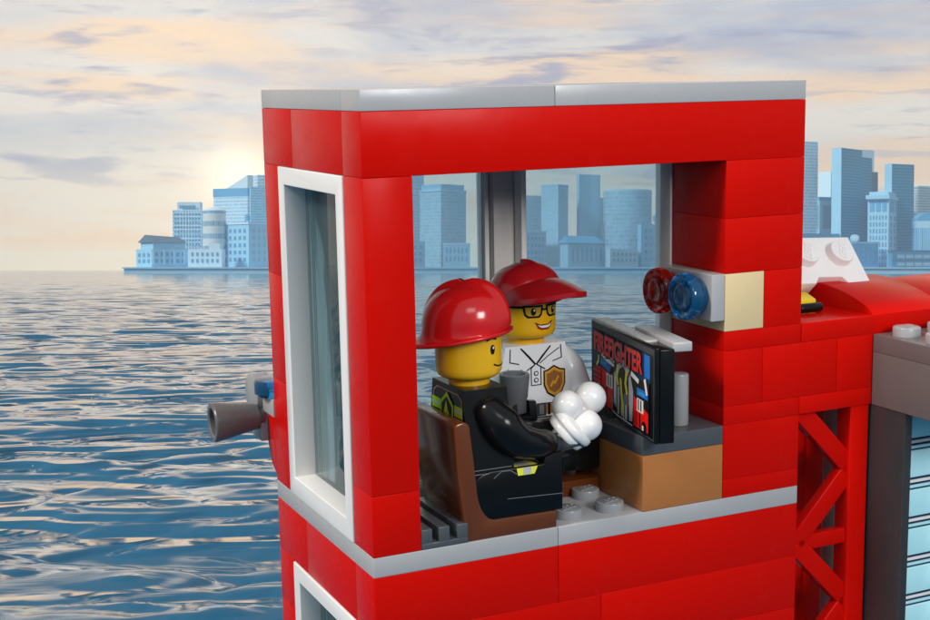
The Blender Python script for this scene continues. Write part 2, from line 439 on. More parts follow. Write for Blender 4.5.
L.new(tc.outputs['Object'], nz.inputs['Vector']); L.new(nz.outputs['Fac'], mx.inputs[0]); L.new(mx.outputs[0], b.inputs['Base Color'])
bm = BM(); zz = 1.6; i = 0
while zz > ZB+.5:
    box(bm, 12.25, 16, -.95, -.8, zz-.62, zz, .03)
    for k, (dz, mi) in enumerate(((.65, 1), (.71, 2), (.77, 1), (.83, 0), (.885, 1))): box(bm, 12.25, 16, -.93+.012*(k % 2), -.82, zz-dz-(.008 if mi == 1 else .035), zz-dz+(.008 if mi == 1 else .028), .004, mi)
    zz -= .9
obj('roller_door', bm, [M['aqua'], M['ink_dblue'], M['white']], wing)
# lattice pier under the beam
lat = thing('lattice_pier', 'red open lattice pier under the beam right of the tower', 'lattice support', (11, 1, ZB))
bm = BM()
def strut(bm, a, b, w=.22, d=.13):
    a, b = Vector(a), Vector(b); ax = (b-a).normalized(); l = (b-a).length
    s = Vector((0, 1, 0)) if abs(ax.y) < .9 else Vector((1, 0, 0))
    n = ax.cross(s).normalized(); s = n.cross(ax)
    mt = Matrix((n, s, ax)).transposed().to_4x4(); mt.translation = a
    box(bm, -w, w, -d, d, 0, l, .03, 0, mt)
for px, py in ((11.72, .27), (11.72, 1.75)):
    w = .26
    bm = BM(); box(bm, px-w, px+w, py-.24, py+.24, ZB, 1.6, .04); obj('post', bm, M['red'], lat)
for y in (.25, 1.75):
    zt = 1.65
    while zt > ZB+3:
        zb = zt-3.0; zm = (zt+zb)/2; xr = 11.6
        bm = BM(); strut(bm, (10.1, y, zt+.05), (xr, y, zm)); strut(bm, (xr, y, zm), (10.1, y, zb-.05)); obj('brace', bm, M['red'], lat)
        bm = BM(); box(bm, 10.1, 11.6, y-.12, y+.12, zb-.24, zb+.1, .03); obj('cross_bar', bm, M['red'], lat)
        zt = zb-.12
bm = BM(); rod(bm, (13.4, 3.0, ZB), (13.4, 3.0, 1.58), .42, seg=32)
tag(obj('grey_pipe', bm, M['mgrey']), 'round grey pipe column standing behind the red lattice pier', 'pipe')

# white tilted roof plate and its hinge
tilt = thing('tilted_plate', 'white tilted plate with two big studs above the red curved slope', 'toy plate', (12, 2, 4))
mt = Matrix.Translation((12.3, 1.62, 4.12)) @ Matrix.Rotation(R(46), 4, 'X') @ Matrix.Rotation(R(-4), 4, 'Z')
bm = BM(); prism(bm, [(-1.4, 0), (-.55, 0), (-.4, .18), (.25, .18), (.35, 0), (.98, 0), (.98, 1.35), (-1.4, 1.35)], -.42, 0, lambda a, b, d: mt @ Vector((a, b, d)), .025)
body = obj('plate', bm, M['white'], tilt)
for x in (.42, -.56):
    bm = BM(); stud(bm, x, .78, 0, mat=mt, ang=1.2, r=.31, h=.22); obj('stud', bm, M['white'], body)
bm = BM(); prism(bm, [(1.0, 3.62), (1.6, 3.62), (1.75, 3.98), (1.35, 4.05), (1.0, 3.9)], 10.6, 11.5, lambda a, b, d: Vector((d, a+.35, 3.62+(b-3.62)*.8)), .02)
tag(obj('yellow_wedge', bm, M['brightyellow']), 'small yellow wedge tucked under the white tilted plate', 'toy brick')
bm = BM(); rod(bm, (10.7, .95, 3.74), (11.3, .95, 3.74), .11, seg=24)
tag(obj('black_bar', bm, M['black']), 'short black bar lying on the red tile under the white plate', 'toy bar')

# ------------------------------------------------------------------ desk, monitor
desk = thing('control_desk', 'orange brown desk block with dark grey top in the tower', 'desk', (6, 0, 0))
bm = BM(); brick(bm, 6, 8, 0, 2.7, 0.004, 1.2); obj('desk_base', bm, M['nougat'], desk)
bm = BM(); brick(bm, 6, 8, 0, 2.7, 1.2, 1.6); obj('desk_top', bm, M['dgrey'], desk)
bm = BM(); rod(bm, (7.25, .55, 1.6), (7.25, .55, 2.72), .2, seg=32); obj('round_post', bm, M['mgrey'], desk)
# monitor: near bottom corner (5.86,-.67,1.6), runs back to (6.5,2.9)
mon = thing('monitor', 'black wide monitor showing a red FIREFIGHTER game picture on the desk', 'monitor', (5.86, -.67, 1.6))
mon.rotation_euler = (R(0), 0, 0)
ud = Vector((.70, 3.72, 0)).normalized(); nd = Vector((-ud.y, ud.x, 0)); LM = 3.78
def mon_map(u, v, d):   # u from the far (left in view) edge to the near edge, d towards the viewer; local to the monitor
    return ud*(LM-u) + Vector((0, 0, v)) + nd*d
def monbox(u0, u1, v0, v1, d0, d1, w=.03):
    b_ = BM(); fs = box(b_, u0, u1, v0, v1, d0, d1, w)
    for v in b_.verts: v.co = mon_map(v.co.x, v.co.y, v.co.z)
    return b_
scr = obj('screen_panel', monbox(0, LM, 0.02, 2.0, -.1, 0), M['black'], mon, rel=False)
bb = monbox(0.0, LM-.85, .3, 1.995, -.42, -.104); obj('back_plate', bb, M['lgrey'], mon, rel=False)
bb = monbox(LM-.84, LM, .02, 1.96, -.42, -.104); obj('back_plate', bb, M['black'], mon, rel=False)
bb = monbox(1.55, LM-.12, 1.86, 2.06, -.85, -.43); obj('back_block', bb, M['lgrey'], mon, rel=False)
bb = monbox(1.5, 2.6, .0, 1.2, -.9, -.43); obj('stand', bb, M['dgrey'], mon, rel=False)
P = Print(lambda u, v, h: mon_map(u, v, h), 9, .0006, .002)
P.rect('dgrey', .05, 3.73, .06, 1.95); P.rect('black', .09, 3.69, .1, 1.82)
P.rect('dblue', .16, 3.50, .16, 1.78)
P.rect('blue', .16, .42, 1.42, 1.78); P.rect('blue', 3.2, 3.5, 1.3, 1.78)
P.rect('black', .16, 3.5, .16, .32)
# left building
P.poly('black', [(.14, .34), (1.52, .14), (1.52, 1.02), (.9, 1.12), (.14, .98)])
P.poly('red', [(.16, .36), (1.5, .16), (1.5, .96), (.95, 1.06), (.16, .94)])
for k in range(4): P.line('black', [(.16, .60+.11*k), (.62, .60+.11*k)], .03)
P.rect('dred', .2, .6, .38, .56); P.rect('black', .27, .38, .36, .6); P.rect('grey', .46, .58, .42, .62)
P.rect('black', .66, .72, .3, 1.0); P.rect('dred', .74, 1.0, .3, .62); P.rect('black', 1.0, 1.06, .22, .9)
P.rect('white', 1.02, 1.4, .66, .96); P.rect('black', 1.1, 1.16, .68, .92); P.rect('black', 1.24, 1.3, .68, .92)
P.rect('red', 1.1, 1.4, .2, .52); P.rect('teal', 1.38, 1.5, .24, .5)
# blue car, white boom
P.poly('black', [(.55, 1.04), (1.3, .94), (1.4, 1.2), (1.1, 1.42), (.6, 1.3)])
P.poly('blue', [(.62, 1.08), (1.22, .98), (1.3, 1.14), (1.04, 1.22), (.66, 1.24)]); P.poly('sky', [(.7, 1.12), (.98, 1.08), (1.0, 1.16), (.74, 1.2)])
P.poly('white', [(.7, 1.28), (1.05, 1.2), (1.5, 1.16), (1.52, 1.3), (1.1, 1.38), (.8, 1.42)]); P.line('black', [(.95, 1.26), (1.2, 1.3), (1.5, 1.24)], .035)
P.line('lemon', [(.42, 1.02), (.52, 1.12), (.55, 1.24)], .07)
# central firefighter in silver
P.poly('black', [(1.42, .18), (2.62, .14), (2.72, .9), (2.5, 1.34), (2.1, 1.5), (1.72, 1.42), (1.42, 1.1)])
P.poly('grey', [(1.5, .4), (1.66, .3), (1.66, .95), (1.62, 1.1), (1.5, 1.05)]); P.poly('grey', [(2.4, .2), (2.58, .22), (2.64, .85), (2.46, 1.2), (2.36, 1.1)])
P.poly('grey', [(1.6, 1.1), (1.8, 1.36), (2.1, 1.44), (2.42, 1.28), (2.3, 1.12), (2.05, 1.3), (1.85, 1.2), (1.7, 1.02)])
P.rect('white', 1.52, 1.62, .5, .98); P.rect('mgrey', 2.08, 2.36, .5, .72); P.rect('grey', 1.72, 1.84, .2, .8); P.rect('grey', 2.16, 2.3, .18, .5); P.rect('grey', 1.95, 2.04, .2, .7)
P.line('lemon', [(1.74, 1.24), (1.7, 1.0), (1.76, .86)], .1); P.line('lemon', [(1.92, .98), (1.96, .7), (2.02, .5), (2.0, .3)], .12); P.line('lemon', [(2.26, 1.22), (2.2, .96), (2.28, .76)], .11)
P.disc('black', 2.03, 1.12, .12, .16); P.line('white', [(2.1, .16), (2.1, .5)], .04); P.line('white', [(1.45, .2), (1.7, .16), (2.6, .14)], .03)
# right truck
P.poly('black', [(2.62, .14), (3.52, .14), (3.52, 1.22), (2.66, 1.18)])
P.poly('red', [(2.68, .18), (3.48, .18), (3.48, .58), (2.68, .8)]); P.rect('white', 2.86, 3.22, .52, .8); P.rect('black', 2.92, 2.98, .55, .78); P.rect('black', 3.06, 3.12, .55, .78)
P.rect('blue', 2.86, 3.46, .86, 1.02); P.rect('sky', 2.95, 3.3, .89, .96); P.poly('white', [(2.5, 1.2), (2.95, 1.1), (2.98, 1.2), (2.56, 1.3)]); P.poly('white', [(3.24, 1.24), (3.34, 1.3), (3.46, .98), (3.38, .94)])
P.rect('dred', 2.72, 2.9, .2, .5); P.disc('black', 3.26, .24, .14, .14); P.rect('white', 3.16, 3.24, .18, .28); P.rect('black', 3.0, 3.06, .2, .5)
for v0, v1, c, o_ in ((1.30, 1.80, 'black', .075), (1.33, 1.77, 'red', .03)):
    P.text(c, 'FIREFIGHTER', .3 if c == 'red' else .27, 3.17 if c == 'red' else 3.2, v0, v1, o_)
P.build('screen_picture', scr)

# ------------------------------------------------------------------ chairs
def chair_mesh():
    b_ = BM()
    pr = [(-2.0, 0), (-2.0, .34), (-.62, .36)]                       # (forward is -y) local: a = y, b = z
    for i in range(1, 8):
        a = i/8*PI/2; pr.append((-.62+.52*math.sin(a)*.75, .36+.75*(1-math.cos(a))))
    pr += [(-.20, 1.4), (-.10, 2.30), (-.06, 2.37), (.0, 2.40), (.12, 2.39), (.2, 2.36), (.23, 2.30), (.17, 1.3), (.06, .5), (.0, 0)]
    prism(b_, pr, -1.0, 1.0, lambda a, b, d: Vector((d, a, b)), .025)
    return b_
def chair(loc, rz, label, first=None):
    t = thing('toy_chair', label, 'chair', loc, rz, 'brown chairs in the tower')
    return t, obj('seat', chair_mesh(), M['brown'], t, rel=False, sharp=28)
chair((1.98, 1.02, .004), R(90), 'shiny reddish brown chair nearest the open front, under the black figure')
chair((4.95, 3.68, .004), 0, 'reddish brown chair behind, under the figure in the white shirt')

# ------------------------------------------------------------------ toy figures, local frame: faces -y, origin on the seat under the hips
HR = .67
def head_bm():
    b_ = BM()
    lathe(b_, [(.42, -.02), (.42, .12), (.46, .14), (.56, .15), (.62, .19), (.655, .25), (HR, .34), (HR, .98), (.655, 1.08), (.62, 1.15), (.55, 1.2), (.3, 1.22), (.3, 1.4), (.0, 1.4)], (0, 0, 0), (0, 0, 1), 56)
    return b_
def face_map(u, v, h):     # u along the cylinder (0 = front, -y; + towards the figure's left, +x), v = z in the head frame
    a = u/HR; return Vector(((HR+h)*math.sin(a), -(HR+h)*math.cos(a), v))
def torso_bm():
    b_ = BM()
    bw, tw, d0, d1, h = .97, .74, .50, .47, 1.62
    vs = [b_.verts.new(p) for p in ((-bw, -d0, 0), (bw, -d0, 0), (bw, d0, 0), (-bw, d0, 0), (-tw, -d1, h), (tw, -d1, h), (tw, d1, h), (-tw, d1, h))]
    for f in ((0, 3, 2, 1), (4, 5, 6, 7), (0, 1, 5, 4), (1, 2, 6, 5), (2, 3, 7, 6), (3, 0, 4, 7)): b_.faces.new([vs[i] for i in f])
    bevel_geom(b_, vs, .06, 3)
    return b_
def leg_bm(s):
    b_ = BM(); pr = []
    for i in range(0, 9):
        a = PI/2+i/8*PI; pr.append((-.5*math.cos(a)*1.0, .5+.5*math.sin(a)))
    pr = [(p[0], p[1]) for p in pr]
    pr += [(-1.60, 0.0), (-1.60, 1.20), (-1.20, 1.20), (-1.16, 1.0)]
    x0, x1 = (.03, .96) if s > 0 else (-.96, -.03)
    prism(b_, pr, x0, x1, lambda a, b, d: Vector((d, a, b)), .035)
    return b_
def hand_bm(c, d, up):
    """round wrist peg and an open C grip whose axis is up, opening along d"""
    b_ = BM(); c = Vector(c); d = Vector(d).normalized(); up = Vector(up); up = (up-d*up.dot(d)).normalized(); s = d.cross(up)
    rod(b_, c-d*.62, c-d*.22, .2, seg=24, b=.03)
    n = 22; rings = []
    for i in range(n+1):
        a = PI-(R(138))+2*R(138)*i/n
        o_ = (d*math.cos(a)+s*math.sin(a))
        rings.append([b_.verts.new(c+o_*rr+up*hh) for rr, hh in ((.22, -.2), (.34, -.2), (.37, -.16), (.37, .16), (.34, .2), (.22, .2))])
    for A, B in zip(rings, rings[1:]):
        for i in range(6): b_.faces.new((A[i], A[(i+1) % 6], B[(i+1) % 6], B[i]))
    b_.faces.new(rings[0]); b_.faces.new(rings[-1][::-1])
    return b_

def figure(loc, rz, label, kind):
    t = thing('toy_figure', label, 'toy figure', loc, rz, 'toy figures in the tower')
    tz = 1.0
    cloth = M['black'] if kind == 0 else M['shirt']
    for s in (-1, 1):
        lg = obj('leg', leg_bm(s), M['black'], t, rel=False, sharp=30)
        if kind == 0 and s < 0:
            # reflective stripe on the outer side and top of the thigh, groove lines
            PP = Print(lambda u, v, h: Vector((-.963-h, u, v)), 9, .003, .002)
            PP.line('mgrey', [(-1.58, .34), (-.35, .40)], .012)
            PP.line('mgrey', [(.02, .62), (-.05, .86), (-.22, .98), (-.42, .97), (-.55, .88)][1:], .014)
            PP.poly('lemon', [(-.58, .84), (-.95, .84), (-1.02, .99), (-.55, .99)]); PP.poly('grey', [(-.7, .85), (-.86, .85), (-.88, .985), (-.7, .985)])
            PP.build('leg_groove', lg)
            PP = Print(lambda u, v, h: Vector((u, v, 1.0+h)), 9, .003, .002)
            PP.poly('lemon', [(-.9, -.52), (-.62, -.55), (-.55, -.98), (-.9, -1.05)]); PP.poly('grey', [(-.9, -.64), (-.6, -.66), (-.58, -.84), (-.9, -.9)])
            PP.build('leg_stripe', lg)
    b_ = BM(); box(b_, -.95, .95, -.42, .46, .72, 1.0, .04); box(b_, -.14, .14, -.5, .48, .2, .9, .04); obj('hips', b_, M['black'], t, rel=False)
    b_ = torso_bm(); bmesh.ops.translate(b_, verts=b_.verts, vec=(0, 0, tz)); tor = obj('torso', b_, cloth, t, rel=False)
    hz = tz+1.62
    yaw = R(-47) if kind == 0 else R(11)
    hm = Matrix.Translation((0, 0, hz)) @ Matrix.Rotation(yaw, 4, 'Z')
    b_ = head_bm(); bmesh.ops.transform(b_, matrix=hm, verts=b_.verts); hd = obj('head', b_, M['yellow'], t, rel=False)
    F = Print(lambda u, v, h: hm @ face_map(u, v, h), .05, .0009, .003)
    if kind == 0:
        for s in (-1, 1):
            F.disc('black', s*.27, .74, .062, .10); F.disc('white', s*.27+.02, .775, .02, .028)
            F.line('black', [(s*.42, .93), (s*.3, .97), (s*.16, .94)], .035)
        F.line('black', [(-.24, .44), (-.14, .40), (0, .385), (.14, .40), (.26, .46), (.3, .49)], .03)
        F.line('edge', [(-.12, .31), (.1, .31)], .02)
    else:
        for s in (-1, 1):
            c = s*.27
            F.poly('black', [(c-.23, .90), (c+.22, .90), (c+.235, .84), (c+.20, .68), (c+.14, .62), (c-.13, .62), (c-.2, .68), (c-.24, .84)])
            F.poly('lens', [(c-.185, .855), (c+.18, .855), (c+.165, .72), (c+.115, .665), (c-.11, .665), (c-.165, .72)])
            F.disc('black', c+.0, .76, .06, .085); F.disc('white', c+.02, .79, .02, .025)
            F.line('black', [(s*.49, .86), (s*.75, .86), (s*1.0, .84)], .05)
            F.line('hair' if False else 'copper', [(c-.16, .98), (c, 1.0), (c+.15, .97)], .03)
        F.line('black', [(-.05, .8), (.05, .8)], .04)
        F.poly('mouth', [(-.22, .50), (-.12, .46), (.10, .46), (.22, .52), (.19, .42), (.1, .35), (-.08, .35), (-.17, .39)])
        F.poly('white', [(-.18, .47), (-.11, .445), (.09, .445), (.18, .485), (.15, .42), (.08, .395), (-.07, .395), (-.13, .42)])
        F.line('black', [(-.23, .51), (-.12, .462), (.10, .462), (.23, .53)], .02)
    F.build('face_print', hd)
    # arms and hands
    if kind == 0:
        rights = [(-.82, -.02, 2.22), (-.99, -.22, 1.95), (-1.03, -.5, 1.62), (-.95, -.95, 1.44), (-.80, -1.30, 1.38)]
        lefts = [(.82, -.02, 2.22), (.99, -.2, 1.9), (1.02, -.45, 1.6), (.95, -.9, 1.42), (.85, -1.2, 1.35)]
        hR = ((-.62, -1.85, 1.26), (.35, -1, -.15), (.35, .75, 1)); hL = ((.74, -1.7, 1.3), (-.2, -1, -.1), (0, 0, 1)); hmat = M['charcoal']
    else:
        rights = [(-.82, -.02, 2.22), (-.97, -.16, 1.9), (-1.0, -.35, 1.55), (-.95, -.6, 1.38), (-.88, -.78, 1.32)]
        lefts = [(.82, -.02, 2.22), (1.0, -.12, 1.95), (1.12, -.22, 1.55), (1.14, -.45, 1.25), (1.12, -.75, 1.1)]
        hR = ((-.74, -1.12, 1.36), (.15, -1, .15), (0, 0.1, 1)); hL = ((1.1, -1.25, 1.0), (0, -1, -.15), (0, 0, 1)); hmat = M['charcoal']
    for pts, (hc, hd_, hu) in ((rights, hR), (lefts, hL)):
        b_ = BM(); tube(b_, pts, [.30, .37, .36, .31, .27], 24); ar = obj('arm', b_, cloth, t, rel=False, sharp=60)
        obj('hand', hand_bm(hc, hd_, hu), hmat, t, rel=False, sharp=40)
    # torso prints
    if kind == 0:
        bf = lambda u, v, h: Vector((-u, .5-(.03)*v/1.62+h, tz+v))          # back of the jacket, u to the right in view from behind
        B_ = Print(bf, 9, .003, .004)
        B_.line('edge', [(-.8, .15), (-.66, 1.4), (-.5, 1.5), (.5, 1.5), (.66, 1.4), (.8, .15)], .03)
        B_.rect('neon', -.74, -.34, 1.05, 1.27); B_.rect('neon', .34, .72, 1.05, 1.27); B_.rect('grey', -.74, -.34, 1.13, 1.18); B_.rect('grey', .34, .72, 1.13, 1.18)
        q5 = .42; B_.poly('neon', [(-.29, .35+q5), (-.32, .82+q5), (0, 1.06+q5), (.32, .82+q5), (.29, .35+q5), (0, .2+q5)]); B_.poly('black', [(-.22, .4+q5), (-.25, .78+q5), (0, .96+q5), (.25, .78+q5), (.22, .4+q5), (0, .28+q5)])
        B_.poly('neon', [(-.14, .45+q5), (-.12, .66+q5), (-.02, .88+q5), (.06, .7+q5), (.15, .6+q5), (.12, .42+q5), (0, .36+q5)]); B_.disc('black', .0, .54+q5, .05, .09)
        B_.build('jacket_print', tor)
        sf = lambda u, v, h: Vector((-.97+.23*v/1.62-h, u, tz+v))
        B_ = Print(sf, 9, .003, .004); B_.line('mgrey', [(-.44, .06), (.44, .06)], .012); B_.build('seam_print', tor)
    else:
        ff = lambda u, v, h: Vector((u, -.5+.03*v/1.62-h, tz+v))
        B_ = Print(ff, 9, .0007, .003)
        B_.rect('belt', -.92, .94, .04, .26); B_.line('black', [(-.92, .28), (.94, .28)], .03)
        B_.rect('dgrey', -.24, .24, .01, .30); B_.rect('mgrey', -.18, .18, .05, .26); B_.rect('dgrey', -.07, .07, .02, .30); B_.rect('black', .28, .34, .02, .28)
        B_.poly('black', [(.42, .02), (.9, .02), (.88, .40), (.46, .42)]); B_.rect('grey', .52, .80, .10, .34); B_.rect('black', .57, .75, .14, .30)
        # collar and placket
        for s in (-1, 1):
            B_.line('black', [(s*.62, 1.55), (s*.36, 1.55), (s*.02, 1.18), (s*.22, 1.06), (s*.52, 1.5)][1:4], .025)
            B_.line('black', [(s*.36, 1.56), (s*.16, 1.36), (s*.02, 1.2)], .028); B_.line('black', [(s*.1, 1.2), (s*.3, 1.34), (s*.58, 1.5)], .02) if s > 0 else None
            B_.line('black', [(s*.62, 1.56), (s*.64, 1.28), (s*.42, 1.22)], .022)
        B_.line('black', [(-.12, 1.1), (-.12, .72), (.12, .72), (.12, 1.1)], .02); B_.line('black', [(0, 1.2), (-.12, 1.1)], .02)
        for v in (.98, .83): B_.disc('black', 0, v, .055); B_.disc('white', 0, v, .034)
        # gold shield
        sh = [(.20, 1.0), (.30, 1.02), (.44, 1.10), (.58, 1.02), (.70, 1.0), (.70, .70), (.62, .52), (.45, .42), (.28, .52), (.20, .70)]
        sc_ = lambda k: [(.45+(a-.45)*k, .76+(b-.76)*k) for a, b in sh]
        B_.poly('black', sc_(1.08)); B_.poly('gold', sc_(.96)); B_.poly('copper', sc_(.76)); B_.line('gold', [(.36, .66), (.42, .76), (.46, .72), (.54, .86)], .05)
        # radio
        B_.poly('black', [(-.78, .98), (-.70, 1.14), (-.60, 1.06), (-.36, 1.10), (-.28, 1.02), (-.28, .60), (-.56, .56), (-.60, .9)])
        B_.poly('grey', [(-.55, .98), (-.34, 1.04), (-.33, .64), (-.53, .62)]); B_.rect('white', -.5, -.38, .86, 1.0)
        for k in range(4): B_.line('black', [(-.52, .66+.05*k), (-.35, .68+.05*k)], .014)
        B_.build('shirt_print', tor)
    # headgear
    if kind == 0:
        b_ = BM(); na, rows = 96, []
        for i in range(1, 15):                       # dome
            th = i/14*R(88); rows.append((.86*math.sin(th)**.8, .84*math.cos(th)**.9 if th < PI/2 else 0, 0))
        prof = [(r_, z_, 0) for r_, z_, _ in rows] + [(.87, -.08, .1), (.90, -.14, .45), (.96, -.17, .8), (1.02, -.19, 1.0), (1.03, -.225, 1.0), (1.0, -.255, .95), (.9, -.235, .6), (.8, -.2, .2), (.76, -.1, 0), (.72, .2, 0)]
        rings = []
        for r_, z_, k in prof:
            ring = []
            for a in range(na):
                an = a*2*PI/na; sx, cy = math.sin(an), -math.cos(an)          # an = 0 -> front (-y)
                fr = max(0, math.cos(an)); bk = max(0, -math.cos(an))
                rr = r_ + k*(-.10*fr**2+.20*bk**1.5-.03)
                x, y, zz = rr*sx, rr*cy*1.04, z_ + k*(.10*fr-.10*bk) - .03
                if k == 0 and z_ > .0:                                        # fore-aft comb
                    g = math.exp(-(x/.15)**4); up_ = max(0, z_/.84)
                    zz += .12*g*up_**.5; y *= 1+.06*g*(1-up_)
                ring.append(b_.verts.new(hm @ Vector((x, y+.04, zz+1.17-.07*y))))
            rings.append(ring)
        for A, B in zip(rings, rings[1:]):
            for i in range(na): b_.faces.new((A[i], A[(i+1) % na], B[(i+1) % na], B[i]))
        b_.faces.new(rings[0]); b_.faces.new(rings[-1][::-1])
        hl = obj('fire_helmet', b_, M['helmet_red'], t, rel=False, sharp=70)
    else:
        b_ = BM(); na = 96; rings = []
        prof = []
        for i in range(1, 13):
            th = i/12*R(90); prof.append((.80*math.sin(th)**.85, .66*math.cos(th)**.95 if th < R(89.9) else 0))
        prof += [(.81, -.12), (.80, -.2), (.74, -.22), (.70, -.1)]
        for r_, z_ in prof:
            ring = []
            for a in range(na):
                an = a*2*PI/na; x, y = r_*math.sin(an), -r_*math.cos(an)*1.04
                g = math.exp(-(x/.05)**4) if z_ > 0 else 0
                n = 1+.05*g
                for q in (R(62), R(-62), R(118), R(-118)):
                    n -= .012*math.exp(-((an-(q % (2*PI)))/.03)**2) if z_ > .05 else 0
                ring.append(b_.verts.new(hm @ Vector((x*n, y*n, z_*n+1.1+.05*math.cos(an)))))
            rings.append(ring)
        for A, B in zip(rings, rings[1:]):
            for i in range(na): b_.faces.new((A[i], A[(i+1) % na], B[(i+1) % na], B[i]))
        b_.faces.new(rings[0]); b_.faces.new(rings[-1][::-1])
        cp = obj('cap', b_, M['cap_red'], t, rel=False, sharp=70)
        b_ = BM(); lathe(b_, [(.1, -.02), (.1, .02), (.07, .05), (0, .06)], (0, 0, 1.78), (0, 0, 1), 20)
        bmesh.ops.transform(b_, matrix=hm, verts=b_.verts); obj('cap_button', b_, M['cap_red'], cp, rel=False)
        b_ = BM(); nu, nv = 28, 10; G = [[], []]
        for side in (0, 1):
            for j in range(nv+1):
                row = []
                for i in range(nu+1):
                    u = -1+2*i/nu; v = j/nv; an = u*R(78)
                    base = Vector((.77*math.sin(an), -.79*math.cos(an), 0)); ext = .86*(1-abs(u)**2.6)**.6 if abs(u) < 1 else 0
                    p = base + Vector((math.sin(an)*.25, -1, 0)).normalized()*ext*v
                    zz = 1.50 - .36*abs(u)**1.8 - .22*v**1.5*(1-.4*u*u)
                    row.append(b_.verts.new(hm @ Vector((p.x, p.y, zz - (.11 if side else 0)))))
                G[side].append(row)
        for side in (0, 1):
            for j in range(nv):
                for i in range(nu):
                    q = (G[side][j][i], G[side][j][i+1], G[side][j+1][i+1], G[side][j+1][i]); b_.faces.new(q if side else q[::-1])
        for i in range(nu): b_.faces.new((G[0][nv][i], G[0][nv][i+1], G[1][nv][i+1], G[1][nv][i])); b_.faces.new((G[0][0][i+1], G[0][0][i], G[1][0][i], G[1][0][i+1]))
        for j in range(nv): b_.faces.new((G[0][j+1][0], G[0][j][0], G[1][j][0], G[1][j+1][0])); b_.faces.new((G[0][j][nu], G[0][j+1][nu], G[1][j+1][nu], G[1][j][nu]))
        bmesh.ops.recalc_face_normals(b_, faces=b_.faces)
        obj('cap_peak', b_, M['cap_red'], cp, rel=False, sharp=50)
        b_ = BM(); rings = []
        for r_, z_ in ((.70, .98), (.735, .9), (.735, .76), (.70, .66), (.66, .62)):
            ring = []
            for i in range(41):
                an = PI-R(108)+2*R(108)*i/40; e = abs(i-20)/20
                ring.append(b_.verts.new(hm @ Vector((r_*math.sin(an), -r_*math.cos(an), z_ + (.0 if z_ > .8 else .22*e**3)))))
            rings.append(ring)
        for A, B in zip(rings, rings[1:]):
            for i in range(40): b_.faces.new((A[i], A[i+1], B[i+1], B[i]))
        obj('hair', b_, M['hair'], t, rel=False, sharp=60)
    return t
figure((2.54, 1.0, .345), R(90), 'seated figure in black fire jacket and red helmet, holding white foam', 0)
figure((4.97, 3.2, .58), 0, 'seated figure in white shirt and red cap with glasses, behind the black one', 1)

# held things
def ax_frame(a):
    a = Vector(a).normalized(); return a
foam = thing('foam_cup', 'white knobbly cup of three foam balls in the black figure\'s hand', 'cup', (4.42, .42, 1.85))
fa = Vector((.62, -.30, .62)).normalized()
p0 = Vector((4.46, .38, 1.86))
bm = BM()
lathe(bm, [(0, -.30), (.2, -.30), (.22, -.28), (.22, -.16), (.40, -.15), (.43, -.12), (.44, -.02), (.42, .02), (.47, .04), (.49, .08), (.48, .17), (.44, .21), (.30, .26), (0, .28)], p0, fa, 44)
obj('cup_base', bm, M['foam'], foam, sharp=50)
for c, r_ in (((5.05, .52, 2.44), .335), ((4.46, .42, 2.36), .32), ((4.78, .2, 1.97), .32)):
    bm = BM(); ball(bm, c, r_); obj('foam_ball', bm, M['foam'], foam, sharp=80)
bm = BM(); ball(bm, (4.72, .5, 2.14), .26); obj('foam_core', bm, M['foam'], foam, sharp=80)
mug = BM(); mc = Vector((4.10, 2.08, 1.92))
lathe(mug, [(0, 0), (.24, 0), (.26, .02), (.265, .3), (.29, .34), (.33, .80), (.33, .83), (.31, .85), (.255, .85), (.235, .83), (.20, .45), (0, .42)], mc, (.0, -.02, 1), 40)
M['mug'] = plastic('mug_grey_plastic', (.13, .135, .14), .25, .45)
tag(obj('grey_mug', mug, M['mug']), 'dark grey mug held up in front of the white shirt', 'mug')

# ------------------------------------------------------------------ place the toy in the world
bpy.context.view_layer.update()
for o in toy_roots: o.matrix_world = T @ o.matrix_basis
